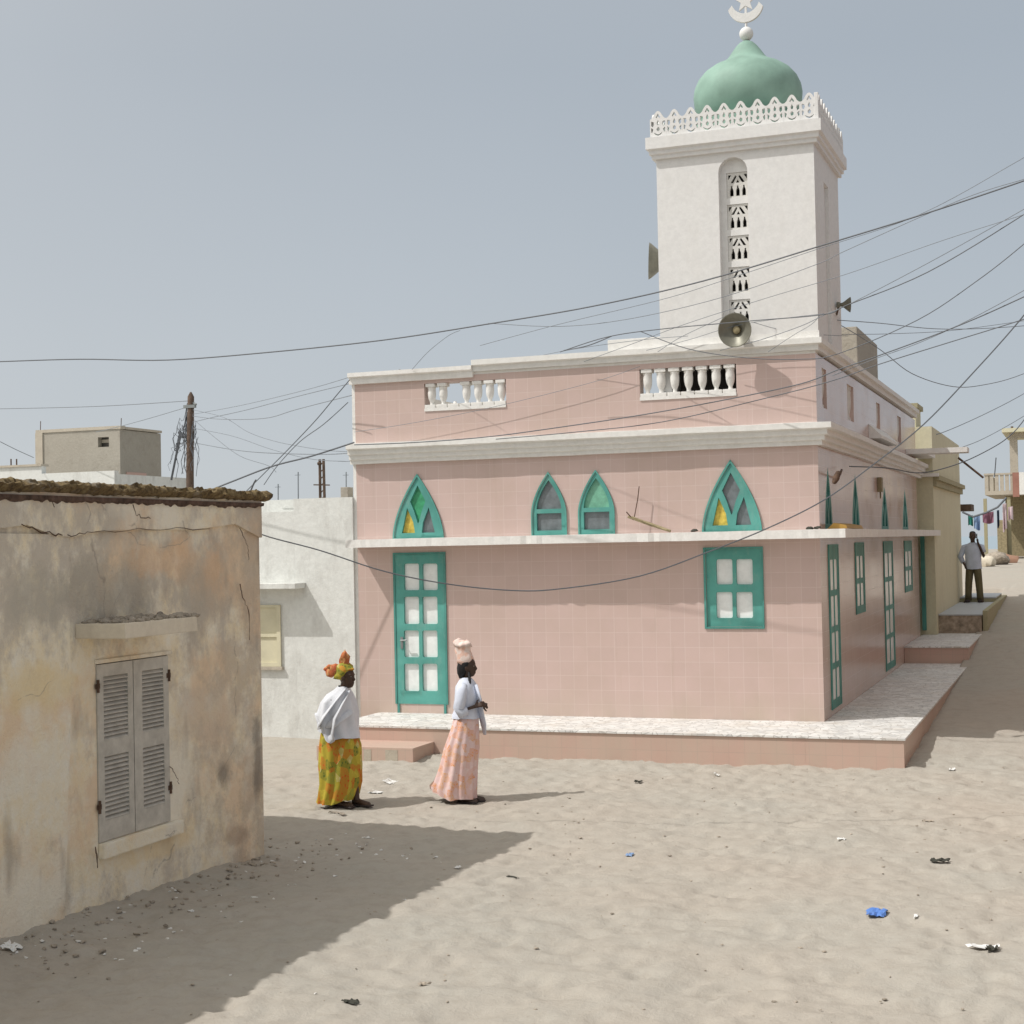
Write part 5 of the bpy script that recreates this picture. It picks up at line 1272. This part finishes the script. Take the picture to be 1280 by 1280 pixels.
# slim woman, profile to the right
w2 = place(586, 1003, 'slim woman in pale pink floral skirt, pale blue blouse and tall pink headwrap', rz=FACE-.10)
b = MB()
b.rings([(.80,-.01,0,.09,.14),(.90,-.01,0,.115,.165),(1.02,.0,0,.095,.125),(1.15,.01,0,.105,.145),(1.27,.0,0,.09,.165),(1.335,.0,0,.06,.10),(1.36,.0,0,.04,.05)],24)
b.tube([(.0,0,1.30),(.005,0,1.37),(.015,0,1.43)], [.046,.041,.042], 12)
H2 = (.02,0,1.495); head(b, H2, s=.9)
for sg_, sh_, el_, wr_ in ((-1,(.0,-.155,1.265),(-.03,-.20,1.02),(.13,-.13,1.07)),(1,(.0,.155,1.265),(-.02,.2,1.02),(.14,.10,1.05))):
    b.tube([(sh_[0],sh_[1]*.6,sh_[2]+.01),sh_,el_,wr_], [.042,.043,.034,.022], 10); hand(b, wr_, Vector(wr_)-Vector(el_), (0,-sg_,-.2), .95, .9)
for sg_, kn_, an in ((-1,(-.02,-.07,.44),(-.06,-.07,.075)),(1,(-.01,.06,.44),(-.01,.06,.075))):
    b.tube([(-.01,sg_*.075,.84),kn_,(kn_[0]-.02,kn_[1],.30),an], [.085,.052,.046,.032], 12); foot(b, an, (1,0,0), .95)
link_local(unify(b), 'body', 'skin', w2); eyes(H2, .9, w2)
sk = MB().rings([(1.0,.0,0,.115,.135,.3),(.93,-.01,0,.135,.165,.5),(.80,-.03,0,.155,.19,.7),(.60,-.07,0,.19,.22,1),(.40,-.105,0,.205,.225,1.2),(.22,-.145,0,.235,.24,1.4),(.12,-.17,0,.255,.245,1.5),(.06,-.165,0,.245,.24,1.6)],110,False,.075,12,6)
for v in sk.bm.verts:
    if v.co.z < .3: v.co.z += max(0,-(v.co.x+.12))*.35*(1-v.co.z/.3)
lbuild(sk, 'skirt', 'print_pink', w2)
bl = MB().rings([(1.375,.0,0,.05,.058,.2),(1.345,.0,0,.078,.105,.4),(1.28,.0,0,.115,.18,.5),(1.17,.005,0,.13,.175,.8),(1.05,.0,0,.125,.155,1),(.97,-.01,0,.145,.175,1.2),(.93,-.01,0,.15,.18,1.2)],48,False,.05,6,9)
lbuild(bl, 'blouse', 'blouse', w2)
sl_ = MB(); sl_.tube([(.0,-.13,1.30),(.0,-.175,1.25),(-.03,-.21,1.05),(-.01,-.205,1.0),(.06,-.175,1.03)],[.05,.062,.066,.06,.045],14).tube([(.0,.13,1.30),(.0,.175,1.25),(-.02,.21,1.05),(.0,.205,1.0),(.07,.165,1.02)],[.05,.062,.066,.06,.045],14); sl_.noisy(.008,14)
lbuild(sl_, 'sleeves', 'blouse', w2)
vs_ = MB(); vs_.tube([(.115,-.05,1.30),(.15,-.04,1.15),(.155,.0,1.0),(.17,.05,.86),(.185,.05,.74)],[(.012,.05),(.014,.06),(.014,.07),(.014,.065),(.01,.03)],12); lbuild(vs_, 'scarf_end', 'blouse', w2)
hr = MB(); hr.rings([(1.37,-.045,0,.035,.05),(1.42,-.04,0,.062,.07),(1.48,-.018,0,.085,.078),(1.53,-.0,0,.092,.078),(1.565,-.0,0,.085,.07),(1.58,0,0,.03,.03)],24); 
for v in hr.bm.verts:
    if v.co.x > .045: v.co.x = .045
hr.tube([(.05,-.065,1.44),(.06,-.075,1.33),(.06,-.135,1.2)],[.012,.02,.012],8); hr.noisy(.006,30)
lbuild(hr, 'hair', 'hair', w2)
hw = MB(); hw.rings([(1.535,-.005,0,.088,.078,.2),(1.57,-.01,0,.098,.085,.6),(1.62,-.02,0,.090,.082,1),(1.67,-.035,0,.080,.075,1),(1.71,-.03,0,.072,.066,1),(1.725,-.03,0,.10,.085,1.4),(1.76,-.04,0,.085,.07,1.6),(1.79,-.035,0,.04,.04,1)],40,True,.09,5,8); hw.noisy(.028,13)
lbuild(hw, 'headwrap', 'print_pale', w2)
hw = MB().sphere((.03,-.03,1.745),(.045,.04,.03),12).sphere((-.09,0,1.75),(.035,.04,.025),12).noisy(.01,20); lbuild(hw,'headwrap_bow','print_pale',w2)
lbuild(MB().box((-.11,-.11,.004),(.12,-.03,.02),.006).box((-.06,.02,.004),(.18,.10,.02),.006), 'sandals', 'sandal', w2)

# man on the terrace, facing us; local +X forward
mp_ = hz(1218, 753, ZT3)
dirc = math.atan2(-mp_.y, -mp_.x)
mn = empty('person', (mp_.x, mp_.y, ZT3), 'man in pale blue shirt and olive trousers on the terrace, hand at his ear', 'person', None, dirc-.1)
b = MB()
b.rings([(.86,0,0,.10,.15),(.98,0,0,.11,.155),(1.10,0,0,.105,.15),(1.25,.0,0,.115,.18),(1.40,0,0,.10,.20),(1.475,0,0,.06,.11),(1.50,0,0,.045,.06)],24)
b.tube([(0,0,1.45),(.01,0,1.52),(.015,0,1.58)],[.058,.055,.055],12)
H3 = (.02,0,1.65); head(b,H3,s=1.0)
# his right arm (image left, local -Y): elbow out, hand to pocket
b.tube([(0,-.13,1.42),(0,-.20,1.40),(-.02,-.31,1.14),(.06,-.20,.93)],[.055,.056,.044,.028],12); hand(b,(.06,-.20,.93),(.1,.3,-1),(0,1,.2),1,.4)
# his left arm raised to the ear
b.tube([(0,.13,1.42),(0,.20,1.40),(.06,.27,1.14),(.10,.13,1.50)],[.055,.056,.044,.028],12); hand(b,(.10,.13,1.50),(-.25,-.1,1),(-.2,-1,0),1,.5)
for sg_ in (-1,1):
    b.tube([(0,sg_*.09,.90),(.015,sg_*.125,.50),(0,sg_*.13,.40),(0,sg_*.15,.08)],[.09,.06,.055,.038],12); foot(b,(0,sg_*.15,.075),(1,sg_*.5,0),1)
link_local(unify(b,.009),'body','skin',mn); eyes(H3,1,mn)
sh_ = MB().rings([(1.50,0,0,.06,.075,.2),(1.465,0,0,.085,.14,.4),(1.40,0,0,.125,.215,.6),(1.25,0,0,.145,.205,.8),(1.05,0,0,.145,.19,1),(.90,0,0,.15,.195,1.2),(.84,0,0,.15,.195,1.3)],40,False,.05,6,3)
sh_.tube([(0,-.13,1.41),(0,-.21,1.39),(-.015,-.31,1.15),(.04,-.24,1.0)],[.065,.075,.07,.055],12).tube([(0,.13,1.41),(0,.21,1.39),(.03,.25,1.25)],[.065,.075,.072],12)
lbuild(sh_,'shirt','shirt',mn)
tr = MB()
for sg_ in (-1,1): tr.rings([(.94,0,sg_*.06,.12,.11),(.80,.0,sg_*.09,.115,.10),(.5,.01,sg_*.122,.095,.088),(.25,0,sg_*.138,.088,.082),(.05,0,sg_*.148,.09,.082)],24,True,.05,5,sg_)
lbuild(tr,'trousers','trousers',mn)
sh2 = MB()
for sg_ in (-1,1): sh2.box((-.09,sg_*.15-.05,.003),(.20,sg_*.15+.05,.07),.02)
lbuild(sh2,'shoes','sandal',mn)
hr = MB().rings([(1.66,-.035,0,.075,.083),(1.70,-.01,0,.094,.083),(1.745,-.008,0,.088,.074),(1.775,-.01,0,.06,.05),(1.785,-.01,0,.02,.02)],20); lbuild(hr,'hair','hair',mn)
lbuild(MB().box((.055,.095,1.60),(.075,.12,1.72),.004),'phone','dark_scrap',mn)
print('OBJS', len(bpy.data.objects))
